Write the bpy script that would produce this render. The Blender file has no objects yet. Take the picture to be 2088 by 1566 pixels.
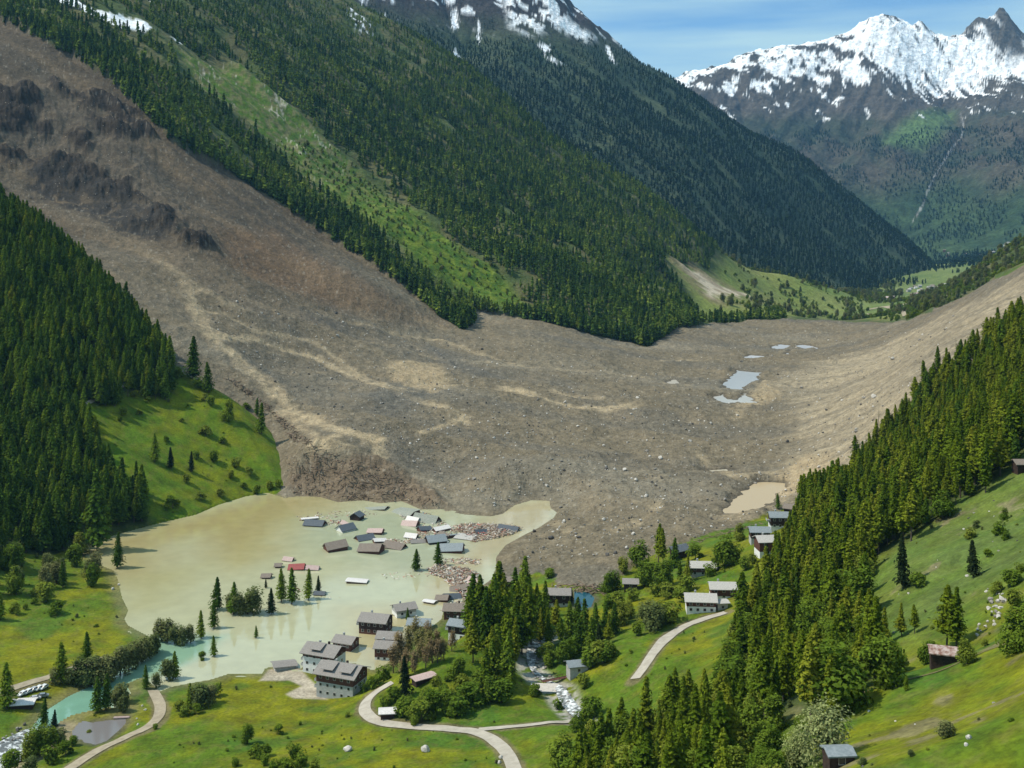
import bpy, bmesh, math, random
import numpy as np
from mathutils import Vector, Matrix, Euler

# ------------------------------------------------------------------ camera, light, sky
SC = bpy.context.scene
COL = SC.collection
F = 2239.0; CX = 1044.0; HY = 437.0; CAMZ = 200.0      # focal length / horizon of the photograph (its own pixels)
SUN_EL, SUN_AZ = 54.0, -92.0                           # degrees; azimuth measured clockwise from +Y
cam_d = bpy.data.cameras.new("camera"); cam = bpy.data.objects.new("camera", cam_d); COL.objects.link(cam)
cam.location = (0, 0, CAMZ); cam.rotation_euler = (math.radians(90), 0, 0)
cam_d.sensor_width = 36.0; cam_d.lens = F/2088*36; cam_d.shift_y = -(783-HY)/2088
cam_d.clip_start = 1.0; cam_d.clip_end = 60000
SC.camera = cam
W = bpy.data.worlds.new("World"); SC.world = W; W.use_nodes = True
nt = W.node_tree; nt.nodes.clear()
wo = nt.nodes.new('ShaderNodeOutputWorld'); bg = nt.nodes.new('ShaderNodeBackground')
sky = nt.nodes.new('ShaderNodeTexSky'); sky.sky_type = 'NISHITA'; sky.sun_disc = False
sky.sun_elevation = math.radians(SUN_EL); sky.sun_rotation = math.radians(SUN_AZ)
sky.altitude = 600; sky.air_density = 1.0; sky.dust_density = 0.6; sky.ozone_density = 1.2
tc = nt.nodes.new('ShaderNodeTexCoord')
mp = nt.nodes.new('ShaderNodeMapping'); mp.inputs['Scale'].default_value = (1.6, 1.6, 17.0); mp.inputs['Rotation'].default_value = (0, 0.035, 0)
nz = nt.nodes.new('ShaderNodeTexNoise'); nz.inputs['Scale'].default_value = 1.7; nz.inputs['Detail'].default_value = 6; nz.inputs['Roughness'].default_value = 0.45
nt.links.new(tc.outputs['Generated'], mp.inputs['Vector']); nt.links.new(mp.outputs['Vector'], nz.inputs['Vector'])
cr = nt.nodes.new('ShaderNodeValToRGB'); cr.color_ramp.elements[0].position = 0.34; cr.color_ramp.elements[1].position = 0.56
cr.color_ramp.elements[0].color = (0.12, 0.12, 0.12, 1); cr.color_ramp.elements[1].color = (0.95, 0.95, 0.95, 1)
nt.links.new(nz.outputs['Fac'], cr.inputs['Fac'])
mx = nt.nodes.new('ShaderNodeMixRGB'); mx.inputs['Color2'].default_value = (6.4, 9.4, 10.4, 1)
tint = nt.nodes.new('ShaderNodeMixRGB'); tint.blend_type = 'MULTIPLY'; tint.inputs['Fac'].default_value = 1; tint.inputs['Color2'].default_value = (.85, 1.35, 1.70, 1)
nt.links.new(sky.outputs['Color'], tint.inputs['Color1'])
nt.links.new(cr.outputs['Color'], mx.inputs['Fac']); nt.links.new(tint.outputs['Color'], mx.inputs['Color1'])
nt.links.new(mx.outputs['Color'], bg.inputs['Color']); nt.links.new(bg.outputs['Background'], wo.inputs['Surface'])
bg.inputs['Strength'].default_value = 0.085
sl = bpy.data.lights.new("sun", 'SUN'); sl.energy = 5.0; sl.angle = math.radians(0.5); sl.color = (1.0, 0.92, 0.77)
sun = bpy.data.objects.new("sun", sl); COL.objects.link(sun)
a = math.radians(SUN_AZ); e = math.radians(SUN_EL)
sdir = Vector((math.sin(a)*math.cos(e), math.cos(a)*math.cos(e), math.sin(e)))
sun.rotation_euler = sdir.to_track_quat('Z', 'Y').to_euler(); sun.location = (0, 0, 3000)
SC.view_settings.view_transform = 'Standard'; SC.view_settings.look = 'None'
SC.view_settings.exposure = 0.0; SC.view_settings.gamma = 1.0
SC.render.engine = 'CYCLES'
SC.cycles.max_bounces = 5; SC.cycles.diffuse_bounces = 2; SC.cycles.glossy_bounces = 2
SC.cycles.transmission_bounces = 2; SC.cycles.transparent_max_bounces = 4; SC.cycles.volume_bounces = 0
SC.cycles.use_denoising = True
random.seed(7); RNG = np.random.default_rng(11)

# ------------------------------------------------------------------ small helpers
def tag(o, label=None, cat=None, group=None, kind=None):
    if label: o['label'] = label
    if cat: o['category'] = cat
    if group: o['group'] = group
    if kind: o['kind'] = kind
    return o
def empty(name, loc, rz=0.0, s=1.0):
    o = bpy.data.objects.new(name, None); COL.objects.link(o)
    o.location = loc; o.rotation_euler = (0, 0, rz); o.scale = (s, s, s); o.empty_display_size = 1
    return o
def grad_noise(x, y, seed=0):
    xi = np.floor(x).astype(np.int64); yi = np.floor(y).astype(np.int64)
    xf = x-xi; yf = y-yi
    def g(ix, iy):
        h = (ix*374761393+iy*668265263+seed*974634777) & 0xffffffff
        h = ((h ^ (h >> 13))*1274126177) & 0xffffffff
        h = (h ^ (h >> 16)) & 0xffff
        a = h*(2*np.pi/65536.0)
        return np.cos(a), np.sin(a)
    u = xf*xf*xf*(xf*(xf*6-15)+10); v = yf*yf*yf*(yf*(yf*6-15)+10)
    def dot(ix, iy, dx, dy):
        c, s = g(ix, iy); return c*dx+s*dy
    n00 = dot(xi, yi, xf, yf); n10 = dot(xi+1, yi, xf-1, yf)
    n01 = dot(xi, yi+1, xf, yf-1); n11 = dot(xi+1, yi+1, xf-1, yf-1)
    return (n00*(1-u)+n10*u)*(1-v)+(n01*(1-u)+n11*u)*v*1.0
def fbm(x, y, scale, octv=4, seed=0, rough=0.5, ridged=False):
    s = 0; a = 1.0; t = 0
    for o in range(octv):
        n = grad_noise(x/scale, y/scale, seed+o*17)*1.5
        if ridged: n = 1-2*np.abs(n)
        s = s+a*n; t += a; a *= rough; scale = scale*0.5
    return s/t
def ss(e0, e1, x):
    t = np.clip((x-e0)/(e1-e0), 0, 1); return t*t*(3-2*t)
# ------------------------------------------------------------------ terrain heights
# Each landform is a smooth surface through surveyed points; (px, py, D) = seen direction and distance north of the camera
def P3(t):
    if len(t) == 4: return (t[0], t[1], t[2])                    # (x, y, z, 'w') given directly
    px, py, D = t; return ((px-CX)/F*D, D, CAMZ-(py-HY)/F*D)
N_PTS = [(0,1566,392),(20,1530,403),(130,1440,445),(300,1566,385),(400,1500,409),(600,1566,372),(850,1566,358),(1050,1566,350),(1050,1490,385),
(560,1480,420),(330,1450,436),(210,1490,421),(130,1250,547),(0,1300,510),(0,1180,580),(100,1180,594),(0,1420,445),(200,1350,487),
(0,200,55,'w'),(0,80,80,'w'),(-150,200,32,'w'),(-300,200,20,'w'),(-300,60,30,'w'),(100,60,100,'w'),(200,60,140,'w'),
(620,1405,459),(670,1425,450),(750,1440,430),(870,1485,400),(1000,1510,380),(1160,1470,390),(790,1405,438),
(900,1400,430),(900,1330,458),(1000,1260,490),(1060,1290,490),(930,1305,482),(820,1290,525),(780,1370,479),(980,1200,587),
(1080,1340,465),(1110,1390,440),(1160,1430,415),(1190,1460,400),(1180,1355,452),(1250,1320,450),(1280,1400,412),(1310,1365,418),(1400,1310,440),(1470,1255,470),(1430,1240,480),
(1200,1566,335),(1350,1480,350),(1400,1400,385),(1500,1350,385),(1600,1280,400),(1700,1230,400),(1600,1200,450),(1650,1150,480),(1800,1150,400),(1480,1220,490),
(1900,1150,360),(2088,1000,400),(2000,1050,400),(2088,1150,310),(1980,1165,340),(1860,1240,330),(1925,1350,270),(1750,1430,240),(1650,1400,262),(1500,1500,280),(1350,1566,300),
(1600,1566,210),(1720,1550,195),(1900,1500,190),(2088,1400,200),(2088,1566,160),(1800,1566,175),(2088,1280,250),(2088,900,450),(1950,1000,435),(1750,1080,480),(1640,1060,570),
(2060,670,750),(1900,788,740),(1800,903,720),(1700,1020,700),(1640,1050,650),(2250,900,420),(2250,600,720),(2250,1300,190),
(1800,800,900),(1900,720,950),(2000,640,1000),(2088,600,1000),(1700,940,800),(1650,990,755),(2250,520,1000),
(2088,540,1250),(2000,590,1400),(1900,640,1650),(1840,657,1950),(2200,480,1200),
(2088,560,1550),(2000,620,1700),(1900,662,1900),(2088,514,2300),(2000,552,2500),(1920,590,2700),(1860,640,2600),(2200,470,2200),
(1880,600,3900),(1960,562,4300),(2040,522,5500),(2088,508,6000),(2000,532,6000),(1800,640,2700),(1800,620,3100),(1760,600,3500),(1700,620,2900),(1600,640,2400),(1600,600,2900),(1500,640,2250),(1500,580,2700),(1430,657,2150),
(1500,655,1950),(1650,652,2000),(1750,655,2000),(1650,662,2150),(1750,662,2150),(1430,662,1950),
(1650,710,1600),(1500,720,1500),(1500,780,1240),(1350,720,1500),(1300,705,1590),(1300,760,1300),(1600,870,980),(1700,800,1150),(1600,800,1180),(1750,740,1300),(1850,700,1350),(1950,640,1300),
(1250,960,810),(1500,1000,770),(1540,1030,738),(1450,1080,660),(1300,1130,620),(1180,1190,573),(1060,1150,622),(1100,1100,668),(1340,1050,700),(1100,900,900),(1200,830,1030),(1400,900,920),(1400,820,1080),(1100,800,1080),(1100,700,1350),(1000,665,1510),
(1000,1040,740),(900,1030,755),(940,980,810),(1000,960,800),(850,950,830),(750,970,785),(650,980,780),(700,900,830),(650,880,860),(800,860,900),(850,780,1050),(800,740,1150),(900,700,1350),(600,800,970),(550,740,1050),(600,650,1200),(450,700,1020),(700,650,1300),(850,660,1400),
(600,930,800),(590,1000,790),(600,1060,708),(400,1150,628),(700,1200,587),
(-197,840,6,'w'),(-175,812,2,'w'),(-225,880,22,'w'),(-250,780,2,'w'),(-290,860,28,'w'),(400,550,1230),(300,500,1280),(200,470,1300),(400,480,1350),(550,560,1350),(700,560,1420),(800,600,1430),(100,400,1380),(0,340,1400),(-200,250,1400),
(0,200,1550),(0,60,1800),(150,300,1520),(100,200,1600),(100,100,1750),(250,200,1680),(300,300,1560),(400,350,1580),(500,420,1570),(600,480,1560),(350,420,1440),(-200,100,1600),
(300,180,1750),(0,0,1950),(200,60,1950),(150,120,1780),(500,100,2300),(500,300,1850),(700,300,2150),(700,500,1650),(600,400,1750),(900,400,2150),(850,550,1650),(900,200,2850),(700,100,2900),(500,0,2700),(300,0,2300),(0,-120,2300),(300,-120,3000),(940,655,1560),
(700,0,3250),(830,70,3250),(950,150,3200),(1050,230,3150),(1200,350,3100),(1350,430,3000),(1480,530,2850),(500,-100,3300),
(700,70,3600),(830,140,3600),(950,220,3550),(1050,300,3500),(1200,410,3450),(1350,490,3300),(1480,565,3150),(500,0,3700),
(1000,600,1700),(1100,650,1600),(1200,680,1580),(1320,697,1600),(1100,500,2050),(1100,300,2900),(1200,600,1800),(1200,450,2500),(1300,500,2400),(1400,620,1950),(1420,650,2000),(1350,540,2450),(1400,560,2500),(1000,450,2150),(1000,300,2700),(800,200,2600),(1300,600,1900),
(1460,512,2950),(1600,560,3000),(1700,590,3100)]
P_PTS = [(160,1115,661),(330,1070,707),(460,1030,755),(580,1005,788),(-230,640,-20,'w'),(-150,700,-20,'w'),(-100,760,-15,'w'),
(100,1100,650),(0,1100,630),(0,1180,585),(-250,520,-10,'w'),(-200,560,-15,'w'),(-330,450,-10,'w'),
(0,900,730),(0,750,800),(0,600,880),(0,450,990),(0,430,1020),(150,540,1000),(300,690,960),(400,790,920),(450,800,900),(520,850,880),(590,950,830),
(0,490,1150),(150,610,1130),(300,745,1080),(450,850,1000),(550,900,930),(640,960,870),(640,1005,800),(-200,400,1000),(-200,700,800),(-200,1000,620),(-200,420,1200),
(200,780,800),(270,765,830),(380,780,850),(350,900,760),(450,950,775),(200,950,710),(330,1050,715),(150,900,750),(200,650,900),(100,650,880),(500,980,785),(450,870,830)]
K_PTS = [(500,-150,5200),(720,-80,5200),(900,-120,5200),(1000,-90,5100),(1100,-45,5000),(1140,0,4950),(1165,35,4950),(1200,60,4950),(1250,100,4950),(1300,145,4950),(1360,178,4950),(1430,215,5000),(1500,262,5050),(1560,300,5050),(1640,345,5100),(1700,390,5150),(1740,420,5200),(1800,460,5250),(1840,482,5300),(1900,535,5300),(1925,565,5200),
(1140,80,5500),(1250,180,5500),(1360,260,5500),(1500,340,5600),(1640,420,5600),(1740,480,5700),(1800,520,5700),(1925,600,5600),(900,0,5700),(500,0,5700),
(500,0,4100),(700,70,3700),(830,135,3800),(950,215,3750),(1100,305,3650),(1250,405,3500),(1400,505,3400),(1500,562,3300),(1100,200,4100),(1100,100,4500),(950,100,4300),(950,0,4700),(1250,300,3950),(1250,200,4400),(1400,400,3850),(1400,300,4300),(1550,500,3900),(1550,400,4400),(1700,500,4500),(1650,560,3900),(1750,560,4300),(1800,590,4200),(1850,590,4400),(700,0,4200),
(1600,620,3300),(1480,640,2900),(1900,610,4400),(1980,600,5000),(1200,480,3100),(800,200,3200)]
M_PTS = [(1200,190,9000),(1300,180,9000),(1362,178,9000),(1400,166,9000),(1440,156,9000),(1480,141,9000),(1510,122,9000),(1545,111,9000),(1570,113,9000),(1600,106,9000),(1650,102,9000),(1700,97,9000),(1740,82,9000),(1790,56,9000),(1815,50,9000),(1835,55,9000),(1862,72,9000),(1880,60,9000),(1892,68,9000),(1920,88,9200),(1950,100,9500),(1975,97,9300),(1990,70,9100),(2005,63,9000),(2020,65,9000),(2048,43,9000),(2062,60,9000),(2088,92,8900),(2130,110,8800),(2200,80,8700),(2350,50,8600),
(1200,280,9800),(1362,270,9800),(1600,200,9800),(1815,160,9900),(1950,150,10300),(2048,150,9800),(2200,180,9600),
(1400,250,8300),(1550,250,8300),(1700,200,8500),(1800,150,8600),(1900,180,8600),(1930,215,8300),(2000,180,8500),(2088,190,8200),(2250,200,8000),
(1850,250,8000),(1960,240,8000),(1400,330,7900),(1500,350,7700),(1650,350,7600),(1800,350,7500),(1900,350,7300),(2000,350,7200),(2088,330,7000),(1700,430,7300),(1840,470,7000),(1900,440,6900),(2000,450,6600),(2088,450,6300),(1930,490,6500),(2000,500,6300),(2088,500,6000),(2300,450,6000),
(1950,530,6000),(1900,545,5800),(2000,548,5500),(1850,565,5800),(1600,500,7200)]

def tps(pts, gx, gy, lam=2e-5):
    P = np.array([P3(t) for t in pts]); x = P[:, 0]/1000; y = P[:, 1]/1000; z = P[:, 2]; n = len(P)
    def phi(r2): return 0.5*r2*np.log(r2+1e-12)
    K = phi((x[:, None]-x)**2+(y[:, None]-y)**2)+lam*np.eye(n)
    A = np.zeros((n+3, n+3)); A[:n, :n] = K; A[:n, n] = 1; A[:n, n+1] = x; A[:n, n+2] = y
    A[n, :n] = 1; A[n+1, :n] = x; A[n+2, :n] = y
    w = np.linalg.solve(A, np.concatenate([z, [0, 0, 0]]))
    out = np.zeros(gx.shape); X = gx/1000; Y = gy/1000
    for i in range(n): out += w[i]*phi((X-x[i])**2+(Y-y[i])**2)
    return out+w[n]+w[n+1]*X+w[n+2]*Y

QUAL = 1.0
UMAX = 0.56; NU = int(1440*QUAL)
def rows():
    ys = [95.0]
    while ys[-1] < 11500:
        y = ys[-1]
        s = 0.006 if y < 330 else 0.0029 if y < 1000 else 0.0036 if y < 3000 else 0.0045 if y < 6300 else 0.0026
        ys.append(y*(1+s/QUAL))
    return np.array(ys)
YR = rows(); NY = len(YR); US = np.linspace(-UMAX, UMAX, NU)
GX = US[None, :]*YR[:, None]; GY = np.repeat(YR[:, None], NU, 1)
ST = 5                                                   # the smooth surfaces are solved coarsely, then refined
ci = np.unique(np.r_[np.arange(0, NY, ST), NY-1]); cj = np.unique(np.r_[np.arange(0, NU, ST), NU-1])
def up(c):
    t = np.empty((len(ci), NU)); jj = np.arange(NU)
    for k in range(len(ci)): t[k] = np.interp(jj, cj, c[k])
    o = np.empty((NY, NU)); ii = np.arange(NY)
    idx = np.clip(np.searchsorted(ci, ii, side='right')-1, 0, len(ci)-2); f = ((ii-ci[idx])/(ci[idx+1]-ci[idx]))[:, None]
    return t[idx]*(1-f)+t[idx+1]*f
def layer(pts, y0, y1, low=-400.0):
    c = tps(pts, GX[np.ix_(ci, cj)], GY[np.ix_(ci, cj)])
    z = up(c); z[(YR < y0) | (YR > y1)] = low
    return z
ZN = layer(N_PTS, 0, 6600); ZP = layer(P_PTS, 440, 1180); ZK = layer(K_PTS, 2700, 6200); ZM = layer(M_PTS, 5400, 12000)
# the far valley floor must not poke through the mountains it runs into
ZN = np.where(GY > 4200, np.minimum(ZN, -60+0*ZN), ZN) if False else ZN
ZN0 = ZN.copy(); ZP0 = ZP.copy()

def cast(px, py, Z):
    """first point of a surface met by the line of sight through (px, py)"""
    u = (px-CX)/F; j = (u+UMAX)/(2*UMAX)*(NU-1); j0 = int(np.clip(math.floor(j), 0, NU-2)); f = j-j0
    z = Z[:, j0]*(1-f)+Z[:, j0+1]*f
    p = HY+(CAMZ-z)/YR*F
    k = np.nonzero(p[20:] <= py)[0]
    if len(k) == 0: i = int(np.argmin(p)); return Vector((u*YR[i], YR[i], z[i]))
    i = k[0]+20; t = (p[i-1]-py)/max(1e-6, p[i-1]-p[i]); D = YR[i-1]*(1-t)+YR[i]*t
    return Vector((u*D, D, z[i-1]*(1-t)+z[i]*t))
def castXY(poly, Z): return np.array([cast(a, b, Z)[:2] for a, b in poly])
def densify(poly, n=3, closed=True):
    out = []; m = len(poly)
    for i in range(m if closed else m-1):
        a = poly[i]; b = poly[(i+1) % m]
        for k in range(n): out.append((a[0]+(b[0]-a[0])*k/n, a[1]+(b[1]-a[1])*k/n))
    if not closed: out.append(tuple(poly[-1]))
    return out
def sdist(q, X, Y, closed=True, pad=60.0, hw=None):
    """signed distance (inside < 0) to polygon / distance to a polyline, only near it"""
    out = np.full(X.shape, 1e4); par = np.full(X.shape, -1.0)
    x0, y0 = q.min(0)-pad; x1, y1 = q.max(0)+pad
    m = (X > x0) & (X < x1) & (Y > y0) & (Y < y1)
    x = X[m]; y = Y[m]; d = np.full(x.shape, 1e8); ins = np.zeros(x.shape, bool); n = len(q); tt = np.zeros(x.shape)
    for i in range(n if closed else n-1):
        ax, ay = q[i]; bx, by = q[(i+1) % n]; dx = bx-ax; dy = by-ay; L = dx*dx+dy*dy+1e-9
        t = np.clip(((x-ax)*dx+(y-ay)*dy)/L, 0, 1); e = (x-ax-t*dx)**2+(y-ay-t*dy)**2
        b = e < d; d = np.where(b, e, d); tt = np.where(b, (i+t)/max(1, n-1), tt)
        if closed: ins ^= ((ay > y) != (by > y)) & (x < dx*(y-ay)/(dy if abs(dy) > 1e-9 else 1e-9)+ax)
    d = np.sqrt(d); out[m] = np.where(ins, -d, d) if closed else d; par[m] = tt
    return (out, par) if not closed else out

# ------------------------------------------------------------------ water bodies (outlines as seen, dropped on the ground)
LAKE = [(160,1117),(240,1090),(330,1066),(400,1050),(445,1030),(500,1013),(545,1005),(580,1016),(610,1012),(650,1013),(690,1024),(740,1020),(775,1026),(820,1022),(860,1040),(905,1042),(950,1050),(1000,1053),(1025,1048),(1050,1030),(1085,1020),(1120,1022),(1122,1036),(1135,1045),(1128,1056),(1100,1075),(1060,1095),(1030,1112),(1012,1135),(1010,1160),(1003,1180),(975,1200),(945,1215),(940,1232),(905,1240),(900,1262),(870,1285),(835,1300),(815,1330),(790,1352),(760,1366),(725,1352),(700,1352),(665,1340),(612,1362),(585,1352),(540,1362),(535,1372),(470,1372),(430,1385),(390,1392),(350,1400),(325,1410),(315,1398),(290,1380),(255,1395),(268,1415),(235,1420),(262,1455),(245,1462),(225,1440),(190,1450),(170,1462),(135,1475),(120,1480),(98,1500),(60,1516),(55,1496),(90,1452),(140,1420),(180,1402),(215,1385),(250,1360),(285,1345),(320,1305),(290,1290),(262,1275),(254,1262),(262,1245),(250,1220),(240,1180),(232,1163),(200,1150),(170,1130)]
LAKE_W = castXY(densify(LAKE, 3), np.maximum(ZN*0, -0.0))
PONDS = {'pond': ([(162,1492),(172,1480),(195,1474),(235,1472),(255,1468),(257,1476),(240,1490),(218,1505),(195,1512),(170,1510)], 'N'),
 'blue_pond': ([(1172,1214),(1200,1212),(1212,1218),(1205,1232),(1185,1240),(1172,1232)], 'N'),
 'puddle': ([(1465,1052),(1492,1022),(1510,1002),(1545,985),(1600,980),(1603,990),(1585,1005),(1580,1025),(1555,1040),(1510,1050)], 'N'),
 'melt_pool': ([(1470,780),(1490,770),(1500,757),(1520,760),(1552,762),(1540,775),(1522,785),(1515,796),(1490,793)], 'N'),
 'melt_pool.001': ([(1450,808),(1475,804),(1480,812),(1500,816),(1520,805),(1533,818),(1548,823),(1510,825),(1470,820)], 'N'),
 'melt_pool.002': ([(1570,711),(1590,703),(1615,706),(1645,703),(1678,709),(1640,712),(1612,710),(1590,714)], 'N'),
 'melt_pool.003': ([(1598,722),(1610,717),(1609,724)], 'N'),
 'melt_pool.004': ([(1512,730),(1530,723),(1562,727),(1550,731),(1530,730)], 'N'),
 'melt_pool.005': ([(1355,778),(1378,775),(1382,779),(1378,786)], 'N'),
 'puddle.001': ([(1424,962),(1445,956),(1480,955),(1503,959),(1490,964),(1450,965)], 'N')}
# ------------------------------------------------------------------ regions of the ground
Z00 = np.zeros_like(ZN)
def reg(poly, Z=None, pad=60.0, n=3): return sdist(castXY(densify(poly, n), ZN0 if Z is None else Z), GX, GY, pad=pad)
DEBRIS = [(-300,-60),(0,48),(60,80),(150,125),(240,190),(300,250),(360,300),(450,345),(540,400),(620,455),(700,510),(780,560),(850,610),(900,650),(945,674),(965,658),(955,632),(1010,640),(1100,655),(1180,676),(1260,692),(1320,708),(1350,690),(1380,668),(1430,663),(1520,655),(1600,652),(1700,655),(1800,660),(1850,657),(1900,640),(1980,600),(2088,541),(2200,482),(2290,440),
 (2290,600),(2060,690),(1900,800),(1800,910),(1700,1010),(1640,1050),(1600,1040),(1575,1048),(1540,1060),(1500,1075),(1450,1085),(1400,1105),(1370,1112),(1320,1135),(1300,1150),(1270,1172),(1225,1200),(1180,1205),(1150,1202),(1130,1180),(1100,1167),(1050,1172),(1005,1185),(940,1232),
 (900,1200),(800,1100),(700,1060),(590,1040),(540,1030),(500,1000),(480,950),(460,880),(430,830),(400,790),(370,760),(300,680),(150,560),(0,430),(-120,330)]
dDEB = reg(DEBRIS, pad=80, n=2)
STRIP = [(350,110),(430,130),(500,150),(560,210),(700,330),(800,410),(950,520),(1060,600),(1135,655),(1000,635),(940,615),(850,560),(760,490),(650,400),(560,320),(470,250),(400,190)]
dSTR = reg(STRIP)
FARM = [(1350,535),(1450,560),(1470,512),(1560,545),(1700,588),(1790,602),(1850,640),(1830,656),(1700,650),(1600,646),(1430,656),(1400,600)]
dFARM = reg(FARM, pad=150)
SCAR = [(1365,540),(1410,552),(1450,570),(1490,588),(1545,608),(1480,606),(1455,612),(1432,596),(1415,575)]
dSCAR = reg(SCAR, pad=100)
MEAP = [(140,800),(200,790),(270,762),(400,768),(450,800),(540,840),(600,920),(600,1010),(480,1025),(340,1066),(310,1000),(290,950),(230,900),(190,850)]
dMEAP = reg(MEAP, ZP0)
# lake and ponds press the ground down; the shore is flattened to the water
dLAKE = sdist(LAKE_W, GX, GY, pad=170)
def shore(Z, d, lev, w=14.0, deep=3.0):
    ins = lev-0.4-np.minimum(-d*0.25, deep)
    t = ss(0, w, d); out = np.maximum(Z, lev+0.05)
    out = (lev+0.03+0.12*np.clip(d, 0, 100))*(1-t)+np.maximum(out, lev+0.1)*t
    return np.where(d > w*1.5, Z, np.where(d < 0, ins+0.35*ss(-3, 0, d), out))
ZN = np.where(dLAKE < 60, np.where(dLAKE < 0, -0.1-np.minimum(-dLAKE*0.25, 4.0), np.minimum(np.maximum(ZN, 0.05), np.maximum(ZN*ss(0, 40, dLAKE), 0.03+0.10*np.clip(dLAKE, 0, 99)))), ZN)
ZP = np.where((dLAKE < 165) & (dLAKE > 0) & (ZP > -3), np.maximum(np.minimum(ZP, .15+.50*dLAKE+(dLAKE/70)**3), 0.03), ZP)
ZP = np.where(dLAKE < 0, np.minimum(ZP, -2), ZP)
PW = {}
for nm, (poly, _) in PONDS.items():
    q = castXY(densify(poly, 3), ZN); d = sdist(q, GX, GY, pad=40); rag = 0.0 if nm in ('pond', 'blue_pond') else 1.0; d = d+rag*(fbm(GX, GY, 14, 4, 57)*7+1)
    lev = float(np.mean([cast(a, b, ZN)[2] for a, b in poly]))
    for _i in range(1):
        ZN = shore(ZN, d, lev, w=8.0 if 'puddle' not in nm else 12.0, deep=1.0)
    PW[nm] = (d, lev)
def line(pts, Z=None, n=6, pad=40): return sdist(castXY(densify(pts, n, False), ZN if Z is None else Z), GX, GY, closed=False, pad=pad)
# gentle relief
n_big = fbm(GX, GY, 260, 3, 3); n_med = fbm(GX, GY, 48, 4, 5); n_sm = fbm(GX, GY, 11, 3, 9); n_hi = fbm(GX, GY, 3.2, 2, 21)
ca, sa = 0.93, -0.37                                       # downhill direction of the long left slope
fx = GX*ca+GY*sa; fy = -GX*sa+GY*ca
gul = fbm(fx*0.28, fy, 120, 4, 31, ridged=True)
deb = ss(3, -6, dDEB); wet = ss(-1, 12, dLAKE)
for d_, l_ in PW.values(): wet = wet*ss(-1, 10, d_)
left = ss(-80, -260, GX-0.0*GY)*ss(950, 1250, GY)          # the long debris chute and rock face
zc = ZN.copy()
ROCK = [(-300,60),(0,180),(100,180),(200,230),(290,310),(330,400),(420,470),(440,510),(380,520),(330,480),(260,470),(180,420),(90,390),(40,350),(0,330),(-200,200)]
dROCK = reg(ROCK, pad=120)
rk = ss(30, -30, dROCK)
SLUMP = [(590,935),(640,905),(700,925),(770,935),(810,960),(880,1000),(930,1040),(860,1038),(790,1020),(690,1022),(600,1014),(570,1000)]
dSL = reg(SLUMP, pad=30); sl_ = ss(2, -8, dSL)
CR = [[(-40,185),(0,188),(67,201),(90,228),(44,302),(0,295),(-40,290)],[(84,185),(111,175),(141,195),(201,198),(275,228),(322,289),(312,302),(262,289),(215,262),(188,235),(134,218),(97,208)],[(54,302),(87,265),(114,268),(94,292),(60,305)],[(141,295),(188,295),(208,322),(188,335),(144,322)],[(57,346),(127,336),(201,372),(255,396),(302,423),(295,436),(215,423),(134,399),(77,379)],[(265,466),(336,446),(372,473),(322,483)],[(190,240),(240,250),(270,280),(235,300),(205,275)],[(0,315),(40,325),(36,352),(0,345)],[(375,500),(420,500),(450,525),(400,530)]]
crn = fbm(GX, GY, 45, 5, 191, rough=.6)
crag_m = np.zeros_like(GX); crag_r = np.zeros_like(GX)
for q_ in CR:
    d = reg(q_, pad=90)+crn*48; crag_m = np.maximum(crag_m, ss(7, -7, d)); crag_r = np.maximum(crag_r, ss(14, -34, d))
rdg = fbm(fx*0.5, fy*1.0, 26, 4, 44, ridged=True)
relief = deb*wet*(n_med*3.8*(1-sl_)+fbm(fx*.22, fy, 42, 4, 51, ridged=True)*2.6+np.maximum(0, fbm(GX, GY, 19, 3, 52))*3.0+n_sm*0.9+n_hi*0.28+fbm(GX, GY, 110, 3, 12)*4.0+sl_*(rdg*3.2+1.0)+sl_*n_hi*1.0)
relief += rk*(fbm(fx*0.6, fy, 100, 5, 47, rough=0.62, ridged=True)*14+fbm(GX, GY, 34, 5, 48, rough=0.62, ridged=True)*5)
relief += crag_r*(9+fbm(GX, GY, 40, 5, 192, rough=.62, ridged=True)*10)
relief += left*deb*(1-rk)*(fbm(fx*0.25, fy, 60, 4, 49, rough=0.55, ridged=True)*5.0)
high = ss(20, 120, ZN)*(1-deb)*ss(1300, 1700, GY)
relief += high*(gul*30+n_big*18+n_med*3)
relief += (1-deb)*(1-high)*wet*(n_med*1.0+n_sm*0.22+fbm(GX, GY, 120, 2, 8)*1.2)
RS = [(1560,790),(1650,740),(1750,720),(1850,680),(2088,560),(2300,500),(2290,700),(2060,700),(1900,810),(1750,950),(1640,1040),(1560,1000),(1600,920),(1620,850)]
dRS = reg(RS, pad=120); rs_ = ss(14, -26, dRS+fbm(GX, GY, 50, 3, 55)*24)
sx = GX*0.90-GY*0.43; sy = GX*0.43+GY*0.90                 # run-up direction on the right hand slope
streak_r = fbm(sx*0.12, sy, 16, 4, 61)
relief += rs_*deb*streak_r*1.1
ZN = ZN+relief
ZP = ZP+ss(2, 15, dLAKE)*(n_med*2.0+n_sm*0.4+n_big*4*ss(20, 80, ZP))
# steep little banks, channel of the torrent and of the river
TOR = [(1120,1290),(1085,1325),(1082,1362),(1105,1385),(1140,1402),(1150,1425),(1168,1448),(1186,1466)]
RIV = [(118,1488),(85,1508),(50,1526),(15,1542),(-30,1560),(-80,1585)]
dTOR, _ = line(TOR, ZN0); dRIV, _ = line(RIV, ZN0)
ZN = ZN-1.6*ss(13, 4, dTOR)-1.2*ss(14, 6, dRIV)
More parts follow.
